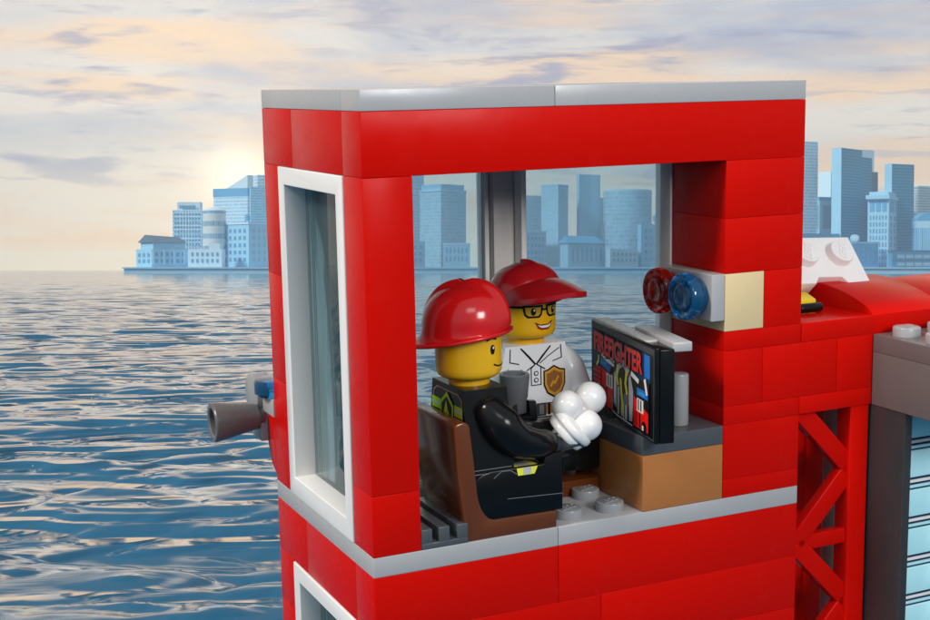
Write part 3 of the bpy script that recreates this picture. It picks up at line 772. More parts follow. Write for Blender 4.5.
# ------------------------------------------------------------------ city on the far shore
def facade(name, base, frame, glossy=.35, metal=0.0, scale_w=.72, scale_h=.7):
    """window grid drawn by UV: one unit = one bay"""
    m, N, L, b = new_mat(name)
    uv = N.new('ShaderNodeUVMap'); sep = N.new('ShaderNodeSeparateXYZ'); L.new(uv.outputs[0], sep.inputs[0])
    def gate(sock, w):
        f = N.new('ShaderNodeMath'); f.operation = 'FRACT'; L.new(sock, f.inputs[0])
        s = N.new('ShaderNodeMath'); s.operation = 'SUBTRACT'; L.new(f.outputs[0], s.inputs[0]); s.inputs[1].default_value = .5
        a = N.new('ShaderNodeMath'); a.operation = 'ABSOLUTE'; L.new(s.outputs[0], a.inputs[0])
        c = N.new('ShaderNodeMath'); c.operation = 'LESS_THAN'; L.new(a.outputs[0], c.inputs[0]); c.inputs[1].default_value = w/2
        return c.outputs[0]
    mu = N.new('ShaderNodeMath'); mu.operation = 'MULTIPLY'; L.new(gate(sep.outputs['X'], scale_w), mu.inputs[0]); L.new(gate(sep.outputs['Y'], scale_h), mu.inputs[1])
    fl = N.new('ShaderNodeVectorMath'); fl.operation = 'FLOOR'; L.new(uv.outputs[0], fl.inputs[0])
    wn = N.new('ShaderNodeTexWhiteNoise'); wn.noise_dimensions = '2D'; L.new(fl.outputs[0], wn.inputs['Vector'])
    mr = N.new('ShaderNodeMapRange'); mr.inputs['To Min'].default_value = .8; mr.inputs['To Max'].default_value = 1.2; L.new(wn.outputs['Value'], mr.inputs['Value'])
    vb = N.new('ShaderNodeVectorMath'); vb.operation = 'SCALE'; vb.inputs[0].default_value = base; L.new(mr.outputs[0], vb.inputs['Scale'])
    mx = N.new('ShaderNodeMixRGB'); mx.inputs[1].default_value = (*frame, 1); L.new(vb.outputs[0], mx.inputs[2]); L.new(mu.outputs[0], mx.inputs[0])
    L.new(mx.outputs[0], b.inputs['Base Color'])
    b.inputs['Roughness'].default_value = glossy; b.inputs['Metallic'].default_value = metal; b.inputs['Specular IOR Level'].default_value = .3
    return m
def wash(name, a, b2, rough=.7):
    m, N, L, b = new_mat(name)
    tc = N.new('ShaderNodeTexCoord'); n = N.new('ShaderNodeTexNoise'); n.inputs['Scale'].default_value = .02; n.inputs['Detail'].default_value = 6
    mx = N.new('ShaderNodeMixRGB'); mx.inputs[1].default_value = (*a, 1); mx.inputs[2].default_value = (*b2, 1)
    L.new(tc.outputs['Object'], n.inputs['Vector']); L.new(n.outputs['Fac'], mx.inputs[0]); L.new(mx.outputs[0], b.inputs['Base Color']); b.inputs['Roughness'].default_value = rough
    return m
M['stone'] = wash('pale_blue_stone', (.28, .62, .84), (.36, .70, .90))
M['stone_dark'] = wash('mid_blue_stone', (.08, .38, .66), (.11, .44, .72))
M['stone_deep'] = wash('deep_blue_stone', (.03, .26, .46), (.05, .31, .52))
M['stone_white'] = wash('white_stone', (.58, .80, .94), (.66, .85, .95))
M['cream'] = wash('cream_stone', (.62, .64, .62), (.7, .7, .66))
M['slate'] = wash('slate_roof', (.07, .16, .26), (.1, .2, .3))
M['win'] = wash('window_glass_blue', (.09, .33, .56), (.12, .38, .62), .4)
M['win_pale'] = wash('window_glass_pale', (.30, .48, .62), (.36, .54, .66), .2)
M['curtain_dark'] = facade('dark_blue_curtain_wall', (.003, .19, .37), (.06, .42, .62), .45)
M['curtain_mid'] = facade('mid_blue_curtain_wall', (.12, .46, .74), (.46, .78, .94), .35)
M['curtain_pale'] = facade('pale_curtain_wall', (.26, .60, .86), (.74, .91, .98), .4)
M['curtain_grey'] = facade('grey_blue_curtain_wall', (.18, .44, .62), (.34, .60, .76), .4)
M['curtain_hazed'] = facade('hazed_blue_curtain_wall', (.34, .62, .80), (.52, .76, .88), .45)  # pale haze of the rear panes put into the wall colour
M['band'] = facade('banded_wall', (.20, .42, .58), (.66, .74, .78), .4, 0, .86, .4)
M['dots'] = facade('dotted_wall', (.26, .50, .64), (.38, .64, .78), .4, 0, .4, .4)  # lightened as well, the panes' pale veil put into the colour
D0 = 8000.0; QT = 38.0
HZ = 310-1380*math.tan(PITCH)      # image row of the eye level
def S(D): return D/1380.0
def bmesh_uvbox(bm, c, l, r, z0, z1, bay, floor_h, mi=0):
    uvl = bm.loops.layers.uv.verify()
    P_ = [c+l, c, c+r, c+l+r]
    lo = [bm.verts.new((p.x, p.y, z0)) for p in P_]; hi = [bm.verts.new((p.x, p.y, z1)) for p in P_]
    for i in range(4):
        j = (i+1) % 4; w = (P_[j]-P_[i]).length
        f = bm.faces.new((lo[i], lo[j], hi[j], hi[i])); f.material_index = mi
        n = max(1, round(w/bay)); k = max(1, round((z1-z0)/floor_h))
        for lp, q in zip(f.loops, ((0, 0), (n, 0), (n, k), (0, k))): lp[uvl].uv = q
    f = bm.faces.new(hi); f.material_index = mi
    for lp in f.loops: lp[uvl].uv = (0, 0)
    f = bm.faces.new(lo[::-1]); f.material_index = mi
win_mesh = {}
def win_unit(mat):
    if mat not in win_mesh:
        bm = BM(); box(bm, -.5, .5, -.5, .5, -.5, .5, 0)
        me = bpy.data.meshes.new('window'); bm.to_mesh(me); bm.free(); me.materials.append(M[mat]); win_mesh[mat] = me
    return win_mesh[mat]
class Building:
    def __init__(s, name, label, uL, uC, uR, vT, D=D0, al=35, wall='stone', bay=2.6, fl=3.2, vB=None, group='buildings of the far skyline'):
        q_ = (uC-uL)/max(uR-uC, .1)
        al = 64 if q_ < .36 else (26 if q_ > 1.7 else 45)
        k = S(D); s.k = k; s.D = D; s.al = al
        X = lambda u: (u-465)*k
        ta = math.tan(R(al)); tb = 1/ta; cX, pL, pR = X(uC), (uL-465)/1380, (uR-465)/1380
        a = (cX-pL*D)/(1+pL*ta) if uC > uL else 0; b = (pR*D-cX)/(1-pR*tb) if uC > uL else pR*D-cX
        s.c = Vector((X(uC), D, 0)); s.l = Vector((-a, a*ta, 0)) if a > 0 else None; s.r = Vector((b, b*tb if a > 0 else 0, 0))
        if s.l is None: s.l = Vector((0, max(b*.6, 20), 0))
        s.z0 = QT if vB is None else H_EYE+(HZ-vB)*k
        s.z1 = H_EYE+(HZ-vT)*k
        s.t = thing(name, label, 'building', (s.c.x, s.c.y, 0), 0, group, toy=False)
        bm = BM(); bmesh_uvbox(bm, s.c, s.l, s.r, s.z0, s.z1, bay*k, fl*k)
        s.wall = obj('wall', bm, M[wall], s.t, recalc=False)
    def Z(s, v): return H_EYE+(HZ-v)*s.k
    def part(s, name, bm, mat, par=None): return obj(name, bm, M[mat], par or s.t)
    def cap(s, v0, v1, grow=.06, mat='stone', name='cornice'):
        bm = BM(); g = 1+2*grow
        bmesh_uvbox(bm, s.c-(s.l+s.r)*grow, s.l*g, s.r*g, s.Z(v0), s.Z(v1), 1e6, 1e6); return s.part(name, bm, mat)
    def block(s, fl0, fl1, fr0, fr1, v0, v1, mat, name, bay=2.6, fl=3.2):
        bm = BM(); bmesh_uvbox(bm, s.c+s.l*fl0+s.r*fr0, s.l*(fl1-fl0), s.r*(fr1-fr0), s.Z(v0), s.Z(v1), bay*s.k, fl*s.k); return s.part(name, bm, mat)
    def windows(s, face, n, m, v0, v1, mat='win', fw=.55, fh=.55, m0=.06, m1=.94):
        e = s.l if face == 'l' else s.r; o_ = s.c; W = e.length; d = e.normalized()
        nrm = Vector((d.y, -d.x, 0)) if face == 'r' else Vector((-d.y, d.x, 0))
        zt, zb = s.Z(v0), s.Z(v1); cw = W*(m1-m0)/n; ch = (zt-zb)/m; me = win_unit(mat)
        for i in range(n):
            for j in range(m):
                p = o_ + d*(W*m0+cw*(i+.5)) + nrm*.6
                w = bpy.data.objects.new('window', me); C.objects.link(w); w.parent = s.t
                w.location = (p.x-s.t.location.x, p.y-s.t.location.y, zb+ch*(j+.5)); w.rotation_euler = (0, 0, math.atan2(d.y, d.x)); w.scale = (cw*fw, 4.0, ch*fh)

# left group on the quay
b = Building('gabled_hall', 'low pale blue hall with dark pitched roof at the left end of the quay', 136.5, 152, 188, 249, 7900, 62, 'stone')
for i in range(7): b.block(-.02, 0, (i+.1)/7, (i+.32)/7, 265, 249.5, 'stone_white', 'pilaster') if i % 2 == 0 else None
b.windows('r', 6, 2, 251, 264, 'win', .5, .6)
b.windows('l', 3, 2, 252, 264, 'win', .5, .6)
b.block(.1, .9, .08, .98, 250, 242.5, 'stone', 'upper_storey')
bm = BM(); A = b.c+b.l*.02+b.r*.03; l_, r_ = b.l*.96, b.r*.96
zr, ze = b.Z(234.5), b.Z(242.4)
pts = [A, A+r_, A+r_+l_, A+l_]; lo = [bm.verts.new((p.x, p.y, ze)) for p in pts]
h0 = A+l_*.5; h1 = A+l_*.5+r_
ra, rb = bm.verts.new((h0.x, h0.y, zr)), bm.verts.new((h1.x, h1.y, b.Z(236.5)))
for q in ((lo[0], lo[1], rb, ra), (lo[2], lo[3], ra, rb), (lo[3], lo[0], ra), (lo[1], lo[2], rb), (lo[3], lo[2], lo[1], lo[0])): bm.faces.new(q)
b.part('roof', bm, 'slate')
b = Building('office_block', 'pale blue office block with square windows and flat roof box', 173, 173, 202, 210, 8300, 25, 'curtain_pale')
b.windows('r', 9, 9, 212, 251, 'win', .5, .5, .04, .96)
bx = b.block(.1, .9, .15, .93, 210, 202, 'stone_white', 'roof_house'); b.block(-.02, 0.0, .24, .8, 208.5, 205.5, 'win', 'roof_vent')
b = Building('round_tower', 'cream round tower with dark window bands and shallow dome', 201, 205, 225, 211, 8150, 30, 'cream')
b.wall.hide_render = False
bpy.data.objects.remove(b.wall)
k = b.k; cx = (212.5-465)*k; zc = b.Z(211)
bm = BM(); uvl = bm.loops.layers.uv.verify(); rr = 11.6*k; n = 28
ring = [[bm.verts.new((cx+rr*math.cos(i*2*PI/n), 8150+rr+rr*math.sin(i*2*PI/n), zz)) for i in range(n)] for zz in (QT, zc)]
for i in range(n):
    j = (i+1) % n; f = bm.faces.new((ring[0][i], ring[0][j], ring[1][j], ring[1][i]))
    for lp, q in zip(f.loops, ((i, 0), (i+1, 0), (i+1, 4.5), (i, 4.5))): lp[uvl].uv = q
obj('wall', bm, M['band'], b.t, recalc=False, sharp=20)
bm = BM(); lathe(bm, [(rr*1.03, -4*0), (rr*1.03, k), (rr*.8, 2.6*k), (rr*.4, 3.8*k), (0, 4.2*k)], (cx, 8150+rr, zc), (0, 0, 1), 28); b.part('dome', bm, 'stone_white')
b = Building('low_white_house', 'low white house with small windows below the round tower', 188, 188, 222, 249, 7950, 25, 'stone_white')
b.windows('r', 6, 2, 251, 264, 'win', .4, .55); b.block(0, .9, .62, .94, 249, 243.5, 'stone_white', 'stair_house')
b = Building('slant_roof_tower', 'tall pale tower with a slanted glass roof and dark flank near the sun', 214, 248, 267, 196, 8700, 20, 'curtain_pale', 1.5, 3.4)
b.block(-.01, 1.01, -.01, 1.01, 196, 188, 'stone_dark', 'roof_band')
bm = BM(); A0 = b.c+b.l*.62; A1 = b.c; zz = b.Z(188); zt = b.Z(175)
pts = [A0, A1, A1+b.r*.3, A0+b.r*.3]
lo = [bm.verts.new((p.x, p.y, zz)) for p in pts]; h = [bm.verts.new((A1.x, A1.y, zt)), bm.verts.new((pts[2].x, pts[2].y, zt))]
for q in ((lo[0], lo[1], h[0]), (lo[1], lo[2], h[1], h[0]), (lo[2], lo[3], h[1]), (lo[3], lo[0], h[0], h[1]), (lo[3], lo[2], lo[1], lo[0])): bm.faces.new(q)
b.part('slanted_roof', bm, 'stone_white')
b = Building('pale_tower', 'narrow pale tower far behind the slanted roof', 254, 258, 272, 175, 9300, 30, 'curtain_pale')
b = Building('dark_slab', 'dark blue slab block beside the slanted roof tower', 250, 251, 285, 187, 8500, 20, 'curtain_mid', 1.6, 2.6)
b = Building('masonry_block', 'broad blue masonry block with rows of windows and a roof water tank', 222, 249, 290, 224, 8050, 20, 'stone')
b.windows('l', 5, 5, 227, 263, 'win', .45, .5); b.windows('r', 7, 5, 227, 263, 'win_pale', .4, .5); b.cap(224, 222.4, .02, 'stone_white')
bm = BM(); k = b.k; p = b.c+b.l*.35+b.r*.2; lathe(bm, [(0, 3*k), (2.6*k, 3*k), (2.8*k, 8*k), (0, 10.2*k)], (p.x, p.y, b.Z(223)), (0, 0, 1), 16)
for q in ((1, 1), (1, -1), (-1, 1), (-1, -1)): rod(bm, (p.x+q[0]*1.8*k, p.y+q[1]*1.8*k, b.Z(223)), (p.x+q[0]*1.8*k, p.y+q[1]*1.8*k, b.Z(223)+3.4*k), .35*k, seg=6, b=.1)
b.part('water_tank', bm, 'stone_dark')

# middle group, seen through the panes
g = 'buildings of the far skyline'
b = Building('far_block', 'tall pale block at the left edge of the left rear pane', 398, 400, 424, 174, 12212, 30, 'curtain_pale')
b = Building('corner_office', 'wide office with a pitched corner seen through the left rear pane', 420, 441, 466, 190, 11644, 42, 'curtain_hazed', 2.4, 3.4)
b.block(.04, .96, .04, .96, 190, 184, 'stone', 'attic'); b.cap(191, 189.6, .02, 'stone_white')
b = Building('low_shop', 'low block in front of the wide office, left pane', 396, 400, 425, 241, 11289, 25, 'stone'); b.windows('r', 4, 3, 244, 263, 'win', .4, .5)
b = Building('arcade_house', 'low house with tall windows right of the wide office, left pane', 443, 443, 470, 244, 11289, 25, 'stone'); b.windows('r', 6, 2, 246, 263, 'win', .4, .6); b.cap(244.5, 243, .02, 'stone_white')
b = Building('grey_slab', 'grey blue slab at the left edge of the right rear pane', 505, 508, 542, 195, 12070, 30, 'curtain_hazed')
b = Building('corner_tower', 'two faced glass tower with a sharp corner in the right pane', 541, 558, 568, 185.5, 11715, 38, 'curtain_hazed', 2.0, 2.6); b.cap(186.5, 184.5, .01, 'stone')
b = Building('dotted_tower', 'slim dark tower dotted with small windows in the right pane', 576.5, 579, 600, 174.5, 11999, 50, 'dots', 2.2, 2.6)
b = Building('narrow_back_block', 'narrow plain block behind the dotted tower', 596, 598, 607, 198, 12354, 40, 'curtain_hazed')
b = Building('curved_glass_tower', 'broad glass tower with rounded front in the right pane', 607, 612, 653, 191, 11786, 40, 'curtain_hazed')
bpy.data.objects.remove(b.wall); k = b.k
bm = BM(); uvl = bm.loops.layers.uv.verify(); pts = []
for i in range(17):
    a = -1+2*i/16; pts.append(((630+a*23-465)*k, 11786+(a*a)*12*k))
pts += [((653-465)*k, 11786+40*k), ((607-465)*k, 11786+40*k)]
for i in range(len(pts)):
    j = (i+1) % len(pts); q = [bm.verts.new((*pts[i], QT)), bm.verts.new((*pts[j], QT)), bm.verts.new((*pts[j], b.Z(191))), bm.verts.new((*pts[i], b.Z(191)))]
    f = bm.faces.new(q)
    for lp, w in zip(f.loops, ((i, 0), (i+1, 0), (i+1, 18), (i, 18))): lp[uvl].uv = w
obj('wall', bm, M['curtain_hazed'], b.t, recalc=False, sharp=15)
bm = BM(); bm.faces.new([bm.verts.new((*p, b.Z(191))) for p in pts]); ex = bmesh.ops.extrude_face_region(bm, geom=list(bm.faces)); bmesh.ops.translate(bm, verts=[v for v in ex['geom'] if isinstance(v, bmesh.types.BMVert)], vec=(0, 0, 1.8*k)); b.part('roof_rim', bm, 'stone_white')
b = Building('pediment_hall', 'low classical hall with a pitched front in the middle of the right pane', 560, 568, 605, 243, 11289, 30, 'stone'); b.windows('r', 7, 1, 246, 263, 'win', .4, .8)
bm = BM(); A = b.c-b.r*.04-b.l*.1; r_ = b.r*1.08; l_ = b.l*1.2; pts = [A, A+r_, A+r_+l_, A+l_]; lo = [bm.verts.new((p.x, p.y, b.Z(243))) for p in pts]
ra, rb = [bm.verts.new(((q).x, q.y, b.Z(235.5))) for q in (A+l_*.5+r_*.06, A+l_*.5+r_*.8)]
for q in ((lo[0], lo[1], rb, ra), (lo[2], lo[3], ra, rb), (lo[3], lo[0], ra), (lo[1], lo[2], rb), (lo[3], lo[2], lo[1], lo[0])): bm.faces.new(q)
b.part('roof', bm, 'stone_dark')
b = Building('domed_house', 'mid height house left of the classical hall in the right pane', 508, 525, 546, 232, 11431, 35, 'stone'); b.windows('r', 5, 4, 235, 262, 'win', .4, .5); b.cap(232.5, 231, .02, 'stone_white')
b = Building('low_shop', 'low house under the rounded glass tower', 606, 610, 638, 249, 11289, 35, 'stone_white'); b.windows('r', 6, 2, 251, 263, 'win', .4, .5)
b = Building('stepped_house', 'stepped house with a roof tank at the right edge of the pane', 637, 641, 680, 224, 11431, 35, 'stone'); b.windows('r', 7, 5, 227, 262, 'win', .4, .5)
bm = BM(); k = b.k; p = b.c+b.r*.4+b.l*.4; lathe(bm, [(0, 3*k), (2.4*k, 3*k), (2.6*k, 8*k), (0, 10.2*k)], (p.x, p.y, b.Z(224)), (0, 0, 1), 16); rod(bm, (p.x, p.y, b.Z(224)), (p.x, p.y, b.Z(224)+3.2*k), .8*k, seg=8, b=.2)
b.part('water_tank', bm, 'stone_dark')

# right group beyond the wing
b = Building('lit_slab', 'pale blue slab with white window grid right behind the tower edge', 780, 782, 817, 140.5, 8250, 40, 'curtain_pale', 2.4, 3.2)
b = Building('grey_capped_block', 'grey blue block with a stepped cap left of the dark stepped tower', 815, 819, 841, 200, 8350, 40, 'curtain_grey', 30, 40); b.cap(200, 197, .03, 'stone_dark')
b = Building('pale_back_block', 'pale block fading away behind the dark stepped tower', 818, 830, 842, 172, 9300, 30, 'stone_white')
b = Building('stepped_dark_tower', 'tall dark teal tower with a step at its top', 831, 840.5, 861, 148, 8200, 66, 'curtain_dark', 1.2, 3.0)
b.block(0, 1, 1.0, 1.5, 268, 155, 'curtain_dark', 'lower_wing', 1.2, 3.0)
b.block(-.004, 1.0, -.012, -.002, 268, 148.3, 'stone', 'lit_side_sheet')  # pale sheet over the left face, its brighter lit side put into colour
b = Building('white_back_block', 'white block top peeping out behind the dark stepped tower', 858, 860, 873, 150, 9000, 30, 'stone_white')
b = Building('grey_back_slab', 'dull grey slab between the two dark towers', 864, 866, 877, 172, 8600, 30, 'slate')
b = Building('crowned_tower', 'mid blue masonry tower with a broad crown between the dark towers', 867, 888, 900, 198, 8050, 28, 'stone')
b.windows('l', 6, 8, 214, 268, 'win', .4, .6); b.windows('r', 3, 8, 214, 268, 'win', .4, .6); b.windows('l', 3, 1, 200, 212, 'stone_dark', .7, .9); b.windows('r', 2, 1, 200, 212, 'stone_dark', .7, .9)
b.cap(199, 195, .06, 'stone', 'crown'); b.cap(195, 191.5, -.04, 'stone', 'crown_top')
b = Building('dark_tower', 'plain dark teal glass tower right of the crowned tower', 884, 891, 913, 164, 8300, 66, 'curtain_dark', 1.2, 3.0)
b.block(-.004, 1.0, -.012, -.002, 268, 164.3, 'stone', 'lit_side_sheet')  # same pale sheet, the lit left side painted onto the dark tower
b = Building('white_lined_tower', 'pale tower with white floor lines at the right edge', 913, 918, 940, 187, 8500, 35, 'band', 3, 2.6); b.cap(187.5, 186, .02, 'stone_white')
b = Building('arched_hall', 'blue hall with a round roof and upright lines at the right edge', 917, 917, 948, 221, 8100, 25, 'curtain_mid', 2.0, 60)
bm = BM(); k = b.k; n = 16; A = [[], []]
for d, lst in ((8100, A[0]), (8100+20*k, A[1])):
    for i in range(n+1): a = i/n*PI; lst.append(bm.verts.new(((932.5-15.5*math.cos(a)-465)*k, d, b.Z(221)+9*k*math.sin(a))))
for i in range(n): bm.faces.new((A[0][i], A[0][i+1], A[1][i+1], A[1][i]))
bm.faces.new(A[0][::-1]); bm.faces.new(A[1]); b.part('round_roof', bm, 'stone_dark')
b = Building('long_warehouse', 'long dark blue warehouse with window bands at the right shore', 888, 892, 960, 251, 7900, 20, 'stone_deep', vB=272); b.windows('r', 7, 2, 252.5, 268, 'win_pale', .8, .45); b.cap(251.5, 250, .02, 'slate'); b.block(-.02, 0, 0, 1, 261, 260, 'slate', 'ledge')
b = Building('mansard_row', 'ornate low row with steep roofs in front of the pale slab', 780, 785, 842, 244, 7950, 20, 'stone_deep', vB=272); b.windows('r', 12, 4, 246, 270, 'win_pale', .45, .5); 
bm = BM(); k = b.k; bmesh_uvbox(bm, b.c, b.l, b.r, b.Z(244), b.Z(233), 1e6, 1e6)
for v in bm.verts:
    if v.co.z > b.Z(240): v.co.x += (2 if v.co.x < (815-465)*k else -2)*k; v.co.y += 3*k
b.part('mansard_roof', bm, 'stone_deep')
b = Building('clock_house', 'low house with a round clock gable in front of the crowned tower', 842, 846, 878, 243, 7900, 20, 'stone_dark', vB=272); b.windows('r', 6, 4, 246, 270, 'win', .45, .55); b.cap(243.5, 241.5, .02, 'stone')
bm = BM(); p = b.c+b.r*.28; rod(bm, (p.x, p.y-2, b.Z(238.5)), (p.x, p.y+30, b.Z(238.5)), 4.2*b.k, seg=24, b=.5); gb = b.part('clock_gable', bm, 'stone')
bm = BM(); rod(bm, (p.x, p.y-5, b.Z(238.5)), (p.x, p.y-1.9, b.Z(238.5)), 2.9*b.k, seg=24, b=.3); b.part('clock_face', bm, 'stone_white', gb)

# quay
bm = BM(); k = S(7800)
box(bm, (124-465)*k, (1010-465)*k, 7800, 9800, -6, QT-9, 0); box(bm, (122.5-465)*k, (1012-465)*k, 7790, 9800, QT-9, QT-.5, 0)
q = obj('quay', bm, M['stone'], rel=False); q['kind'] = 'structure'

# ------------------------------------------------------------------ sea
rng = np.random.default_rng(5)
near, far = 60.0, 30000.0
NR = 1150
rad = near*np.exp(np.linspace(0, math.log(far/near), NR))
az = np.concatenate([np.linspace(-180, -62, 40)[:-1], np.linspace(-62, -20.5, 130)[:-1], np.linspace(-20.5, 20.5, 760), np.linspace(20.5, 62, 130)[1:], np.linspace(62, 180, 40)[1:-1]])*PI/180
NA = len(az)
RR, AA = np.meshgrid(rad, az, indexing='ij')
X = RR*np.sin(AA); Y = RR*np.cos(AA); Z = np.zeros_like(X)
cell = RR*math.log(far/near)/NR
nw = 90
lam = np.exp(rng.uniform(math.log(2.8), math.log(90), nw))
th = rng.normal(PI/2+.25, .62, nw)          # mostly rolling towards or away from the shore
ph = rng.uniform(0, 2*PI, nw)
for l, t, p in zip(lam, th, ph):
    kx, ky = 2*PI/l*math.cos(t), 2*PI/l*math.sin(t)
    amp = .0060*l*(min(1, (l/7)**.7))*(1 if l < 18 else (18/l)**.85)
    att = np.clip((l/cell-2.5)/2.5, 0, 1)
    s_ = np.sin(kx*X+ky*Y+p)
    Z += amp*att*(s_+.25*np.cos(2*(kx*X+ky*Y+p)))
V = np.stack([X, Y, Z], -1).reshape(-1, 3)
I = np.arange(NR*NA).reshape(NR, NA)
a = I[:-1]; b_ = I[1:]
quads = np.stack([a, np.roll(a, -1, 1), np.roll(b_, -1, 1), b_], -1).reshape(-1, 4)
me = bpy.data.meshes.new('sea')
cen = len(V); V = np.vstack([V, [[0, 0, 0]]])
me.vertices.add(len(V)); me.vertices.foreach_set('co', V.astype(np.float32).ravel())
tris = np.stack([np.full(NA, cen), np.roll(I[0], -1), I[0]], -1)
me.loops.add(quads.size+tris.size); me.loops.foreach_set('vertex_index', np.concatenate([quads[:, ::-1].ravel(), tris[:, ::-1].ravel()]).astype(np.int32))
me.polygons.add(len(quads)+len(tris))
me.polygons.foreach_set('loop_start', np.concatenate([np.arange(len(quads))*4, quads.size+np.arange(len(tris))*3]).astype(np.int32))
me.polygons.foreach_set('use_smooth', np.ones(len(quads)+len(tris), dtype=bool))
me.update(calc_edges=True); me.validate()
m, N, L, b = new_mat('sea_water')
tc = N.new('ShaderNodeTexCoord')
def wave_noise(scale, dist, stren, prev, detail=3, rot=0.2, sx=.55):
    mp = N.new('ShaderNodeMapping'); mp.inputs['Scale'].default_value = (scale*sx, scale, 1); mp.inputs['Rotation'].default_value = (0, 0, rot)
    n = N.new('ShaderNodeTexNoise'); n.inputs['Scale'].default_value = 1; n.inputs['Detail'].default_value = detail; n.inputs['Roughness'].default_value = .5; n.inputs['Distortion'].default_value = .4
    bp = N.new('ShaderNodeBump'); bp.inputs['Distance'].default_value = dist; bp.inputs['Strength'].default_value = stren
    L.new(tc.outputs['Object'], mp.inputs['Vector']); L.new(mp.outputs[0], n.inputs['Vector']); L.new(n.outputs['Fac'], bp.inputs['Height'])
    if prev: L.new(prev.outputs['Normal'], bp.inputs['Normal'])
    return bp
w1 = wave_noise(.03, 5.0, .8, None, 1, .05, .35)
w2 = wave_noise(.22, .35, .45, w1, 1, .1, .35)
out = N['Material Output']; N.remove(b)
body = N.new('ShaderNodeBsdfDiffuse'); body.inputs['Color'].default_value = (.016, .118, .215, 1)
mirr = N.new('ShaderNodeBsdfGlossy'); mirr.inputs['Color'].default_value = (1, .97, .94, 1); mirr.inputs['Roughness'].default_value = .07
lw = N.new('ShaderNodeLayerWeight'); mr = N.new('ShaderNodeMapRange'); mr.interpolation_type = 'SMOOTHSTEP'
for k_, v_ in (('From Min', .69), ('From Max', .955), ('To Min', .04), ('To Max', .88)): mr.inputs[k_].default_value = v_
mix = N.new('ShaderNodeMixShader')
for x in (body, mirr, lw): L.new(w2.outputs['Normal'], x.inputs['Normal'])
L.new(lw.outputs['Facing'], mr.inputs['Value']); L.new(mr.outputs['Result'], mix.inputs[0]); L.new(body.outputs[0], mix.inputs[1]); L.new(mirr.outputs[0], mix.inputs[2])
L.new(mix.outputs[0], out.inputs['Surface'])
me.materials.append(m)
sea = bpy.data.objects.new('sea', me); C.objects.link(sea); sea['kind'] = 'structure'

# ------------------------------------------------------------------ sky
w = bpy.data.worlds.new('World'); sc.world = w; w.use_nodes = True
N, L = w.node_tree.nodes, w.node_tree.links
bg = N['Background']
SUN = Vector((math.sin(R(-9.35)), math.cos(R(-9.35)), math.tan(R(3.9)))).normalized()
tc = N.new('ShaderNodeTexCoord'); sp = N.new('ShaderNodeSeparateXYZ'); L.new(tc.outputs['Generated'], sp.inputs[0])
def math_(op, a, b=None, c=None):
    n = N.new('ShaderNodeMath'); n.operation = op
    for i, v in enumerate((a, b, c)):
        if v is None: continue
        if isinstance(v, (int, float)): n.inputs[i].default_value = v
        else: L.new(v, n.inputs[i])
    return n.outputs[0]
azs = math_('ARCTAN2', sp.outputs['X'], sp.outputs['Y'])
def ramp(fac, stops):
    r = N.new('ShaderNodeValToRGB'); L.new(fac, r.inputs[0]); e = r.color_ramp.elements
    while len(e) < len(stops): e.new(.5)
    for k, (p, c) in zip(e, stops): k.position = p; k.color = (*c, 1)
    return r.outputs[0]
def mixc(f, a, b, op='MIX'):
    n = N.new('ShaderNodeMixRGB'); n.blend_type = op
    for i, v in enumerate((f, a, b)):
        if isinstance(v, (int, float)): n.inputs[i].default_value = v
        elif isinstance(v, tuple): n.inputs[i].default_value = (*v, 1)
        else: L.new(v, n.inputs[i])
    return n.outputs[0]
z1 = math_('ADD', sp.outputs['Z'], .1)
base = ramp(z1, [(0, (.05, .09, .13)), (.085, (.10, .16, .22)), (.098, (1.02, .90, .71)), (.15, (1.0, .89, .75)), (.21, (.95, .86, .77)), (.28, (.82, .78, .75)), (.36, (1.0, .83, .66)), (.42, (1.0, .78, .57)), (.60, (1.0, .76, .54)), (.78, (.28, .38, .48)), (1, (.16, .26, .36))])  # unseen peach band higher up is added to warm the sea's reflections
def noise(sx, sz, scale, detail, rough, off=0, dist=0):
    cb = N.new('ShaderNodeCombineXYZ'); L.new(math_('MULTIPLY', azs, sx), cb.inputs[0]); L.new(math_('MULTIPLY', sp.outputs['Z'], sz), cb.inputs[1]); cb.inputs[2].default_value = off
    n = N.new('ShaderNodeTexNoise'); n.inputs['Scale'].default_value = scale; n.inputs['Detail'].default_value = detail; n.inputs['Roughness'].default_value = rough; n.inputs['Distortion'].default_value = dist
    L.new(cb.outputs[0], n.inputs['Vector']); return n.outputs['Fac']
def mapr(v, a, b, c=0, d=1):
    n = N.new('ShaderNodeMapRange'); n.interpolation_type = 'SMOOTHSTEP'; L.new(v, n.inputs['Value'])
    for k, x in zip(('From Min', 'From Max', 'To Min', 'To Max'), (a, b, c, d)): n.inputs[k].default_value = x
    return n.outputs['Result']
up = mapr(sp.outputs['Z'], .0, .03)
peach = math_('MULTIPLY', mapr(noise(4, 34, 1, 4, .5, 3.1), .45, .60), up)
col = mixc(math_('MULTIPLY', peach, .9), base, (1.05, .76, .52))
big = math_('MULTIPLY', mapr(noise(3.2, 14, 1, 5, .55, 21.3, .2), .46, .66), math_('MULTIPLY', mapr(sp.outputs['Z'], .06, .12), mapr(sp.outputs['Z'], .25, .18)))
col = mixc(math_('MULTIPLY', big, .85), col, (.44, .51, .67))
cl = math_('MULTIPLY', mapr(noise(9, 52, 1, 9, .58, 11.7, .3), .53, .66), math_('MULTIPLY', mapr(sp.outputs['Z'], .035, .085), mapr(sp.outputs['Z'], .26, .19)))
col = mixc(math_('MULTIPLY', cl, .9), col, (.42, .43, .58))
cl2 = math_('MULTIPLY', mapr(noise(16, 120, 1, 8, .55, 5.2, .2), .57, .68), mapr(sp.outputs['Z'], .03, .06))
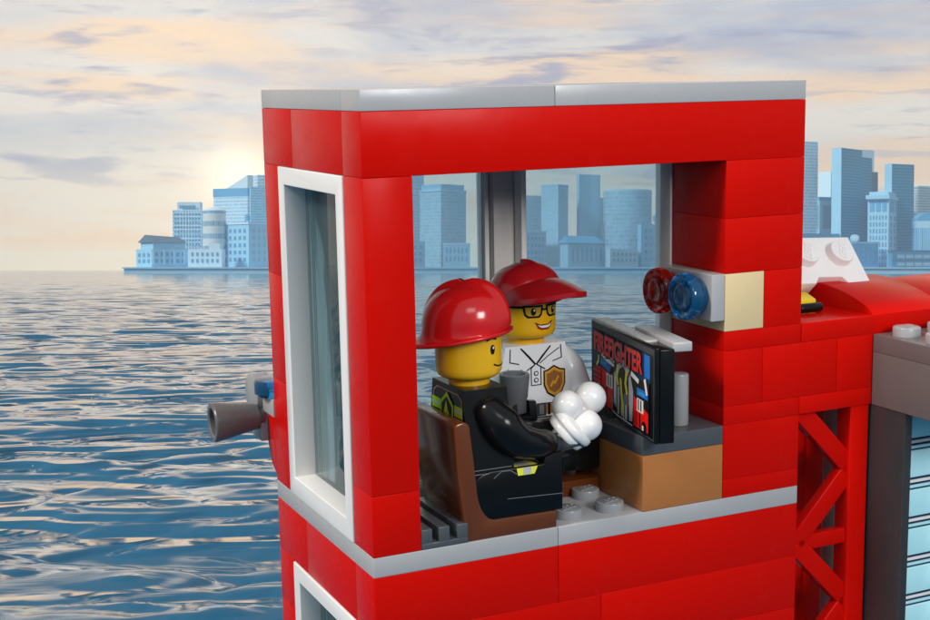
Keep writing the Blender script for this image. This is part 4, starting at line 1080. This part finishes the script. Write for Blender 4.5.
col = mixc(math_('MULTIPLY', cl2, .6), col, (.60, .56, .62))
# sun behind thin cloud
vd = N.new('ShaderNodeVectorMath'); vd.operation = 'DOT_PRODUCT'; L.new(tc.outputs['Generated'], vd.inputs[0]); vd.inputs[1].default_value = SUN
dt = math_('MAXIMUM', vd.outputs['Value'], 0)
gl = math_('ADD', math_('MULTIPLY', math_('POWER', dt, 5000), .55), math_('ADD', math_('MULTIPLY', math_('POWER', dt, 1000), .22), math_('MULTIPLY', math_('POWER', dt, 80), .26)))
gc = N.new('ShaderNodeVectorMath'); gc.operation = 'SCALE'; gc.inputs[0].default_value = (1.0, .80, .48); L.new(gl, gc.inputs['Scale'])
col = mixc(1.0, col, gc.outputs[0], 'ADD')
rear = mapr(sp.outputs['Y'], -.1, .8, .85, 1.0)
col = mixc(mapr(sp.outputs['Y'], .75, .1), col, mixc(mapr(sp.outputs['Z'], -.03, .0), (.05, .10, .15), (.60, .67, .75)))
bgs = N.new('ShaderNodeVectorMath'); bgs.operation = 'SCALE'; L.new(col, bgs.inputs[0]); L.new(rear, bgs.inputs['Scale'])
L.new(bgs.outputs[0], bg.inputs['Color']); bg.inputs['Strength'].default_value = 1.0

sl = bpy.data.lights.new('sun', 'SUN'); sl.energy = 2.8; sl.angle = R(12); sl.color = (1, .95, .88)  # added soft front-left light for city and tower; sky's sun is behind
so = bpy.data.objects.new('sun', sl); C.objects.link(so); so.rotation_euler = (-Vector((-.62, -.42, .55))).to_track_quat('-Z', 'Y').to_euler()

def area(name, loc, tgt, sx, sy, power, col=(1, 1, 1)):
    l = bpy.data.lights.new(name, 'AREA'); l.shape = 'RECTANGLE'; l.size = sx; l.size_y = sy; l.energy = power; l.color = col
    o = bpy.data.objects.new(name, l); C.objects.link(o); o.location = EYE+Vector(loc)
    o.rotation_euler = (Vector(tgt)-Vector(loc)).to_track_quat('-Z', 'Y').to_euler()
TG = (1, 30, -3)
area('softbox_right', (21, -3, 9), TG, 11, 9, 7400)
area('softbox_top', (5, -8, 21), TG, 14, 8, 1800)

# ------------------------------------------------------------------ air
bm = BM(); box(bm, -9000, 9000, -300, 13500, -9, 1250, 0)
hz = obj('haze', bm, [], rel=False); hz['kind'] = 'stuff'
m = bpy.data.materials.new('sea_air'); m.use_nodes = True; N, L = m.node_tree.nodes, m.node_tree.links; N.remove(N['Principled BSDF'])
pv = N.new('ShaderNodeVolumePrincipled'); pv.inputs['Color'].default_value = (.74, .91, 1.0, 1); pv.inputs['Density'].default_value = 4e-5; pv.inputs['Anisotropy'].default_value = 0
L.new(pv.outputs[0], N['Material Output'].inputs['Volume']); hz.data.materials.append(m)

# ------------------------------------------------------------------ camera
cam = bpy.data.cameras.new('camera'); cam.sensor_width = 36; cam.lens = 1380/930*36; cam.clip_start = .1; cam.clip_end = 100000
co = bpy.data.objects.new('camera', cam); C.objects.link(co); co.location = EYE; co.rotation_euler = (PI/2-PITCH, 0, 0); sc.camera = co
sc.view_settings.view_transform = 'Standard'; sc.view_settings.look = 'None'; sc.view_settings.exposure = 0; sc.view_settings.gamma = 1
sc.render.engine = 'CYCLES'; sc.cycles.max_bounces = 10; sc.cycles.transparent_max_bounces = 24; sc.cycles.use_denoising = True
sc.cycles.caustics_reflective = False; sc.cycles.caustics_refractive = False; sc.cycles.sample_clamp_indirect = 6
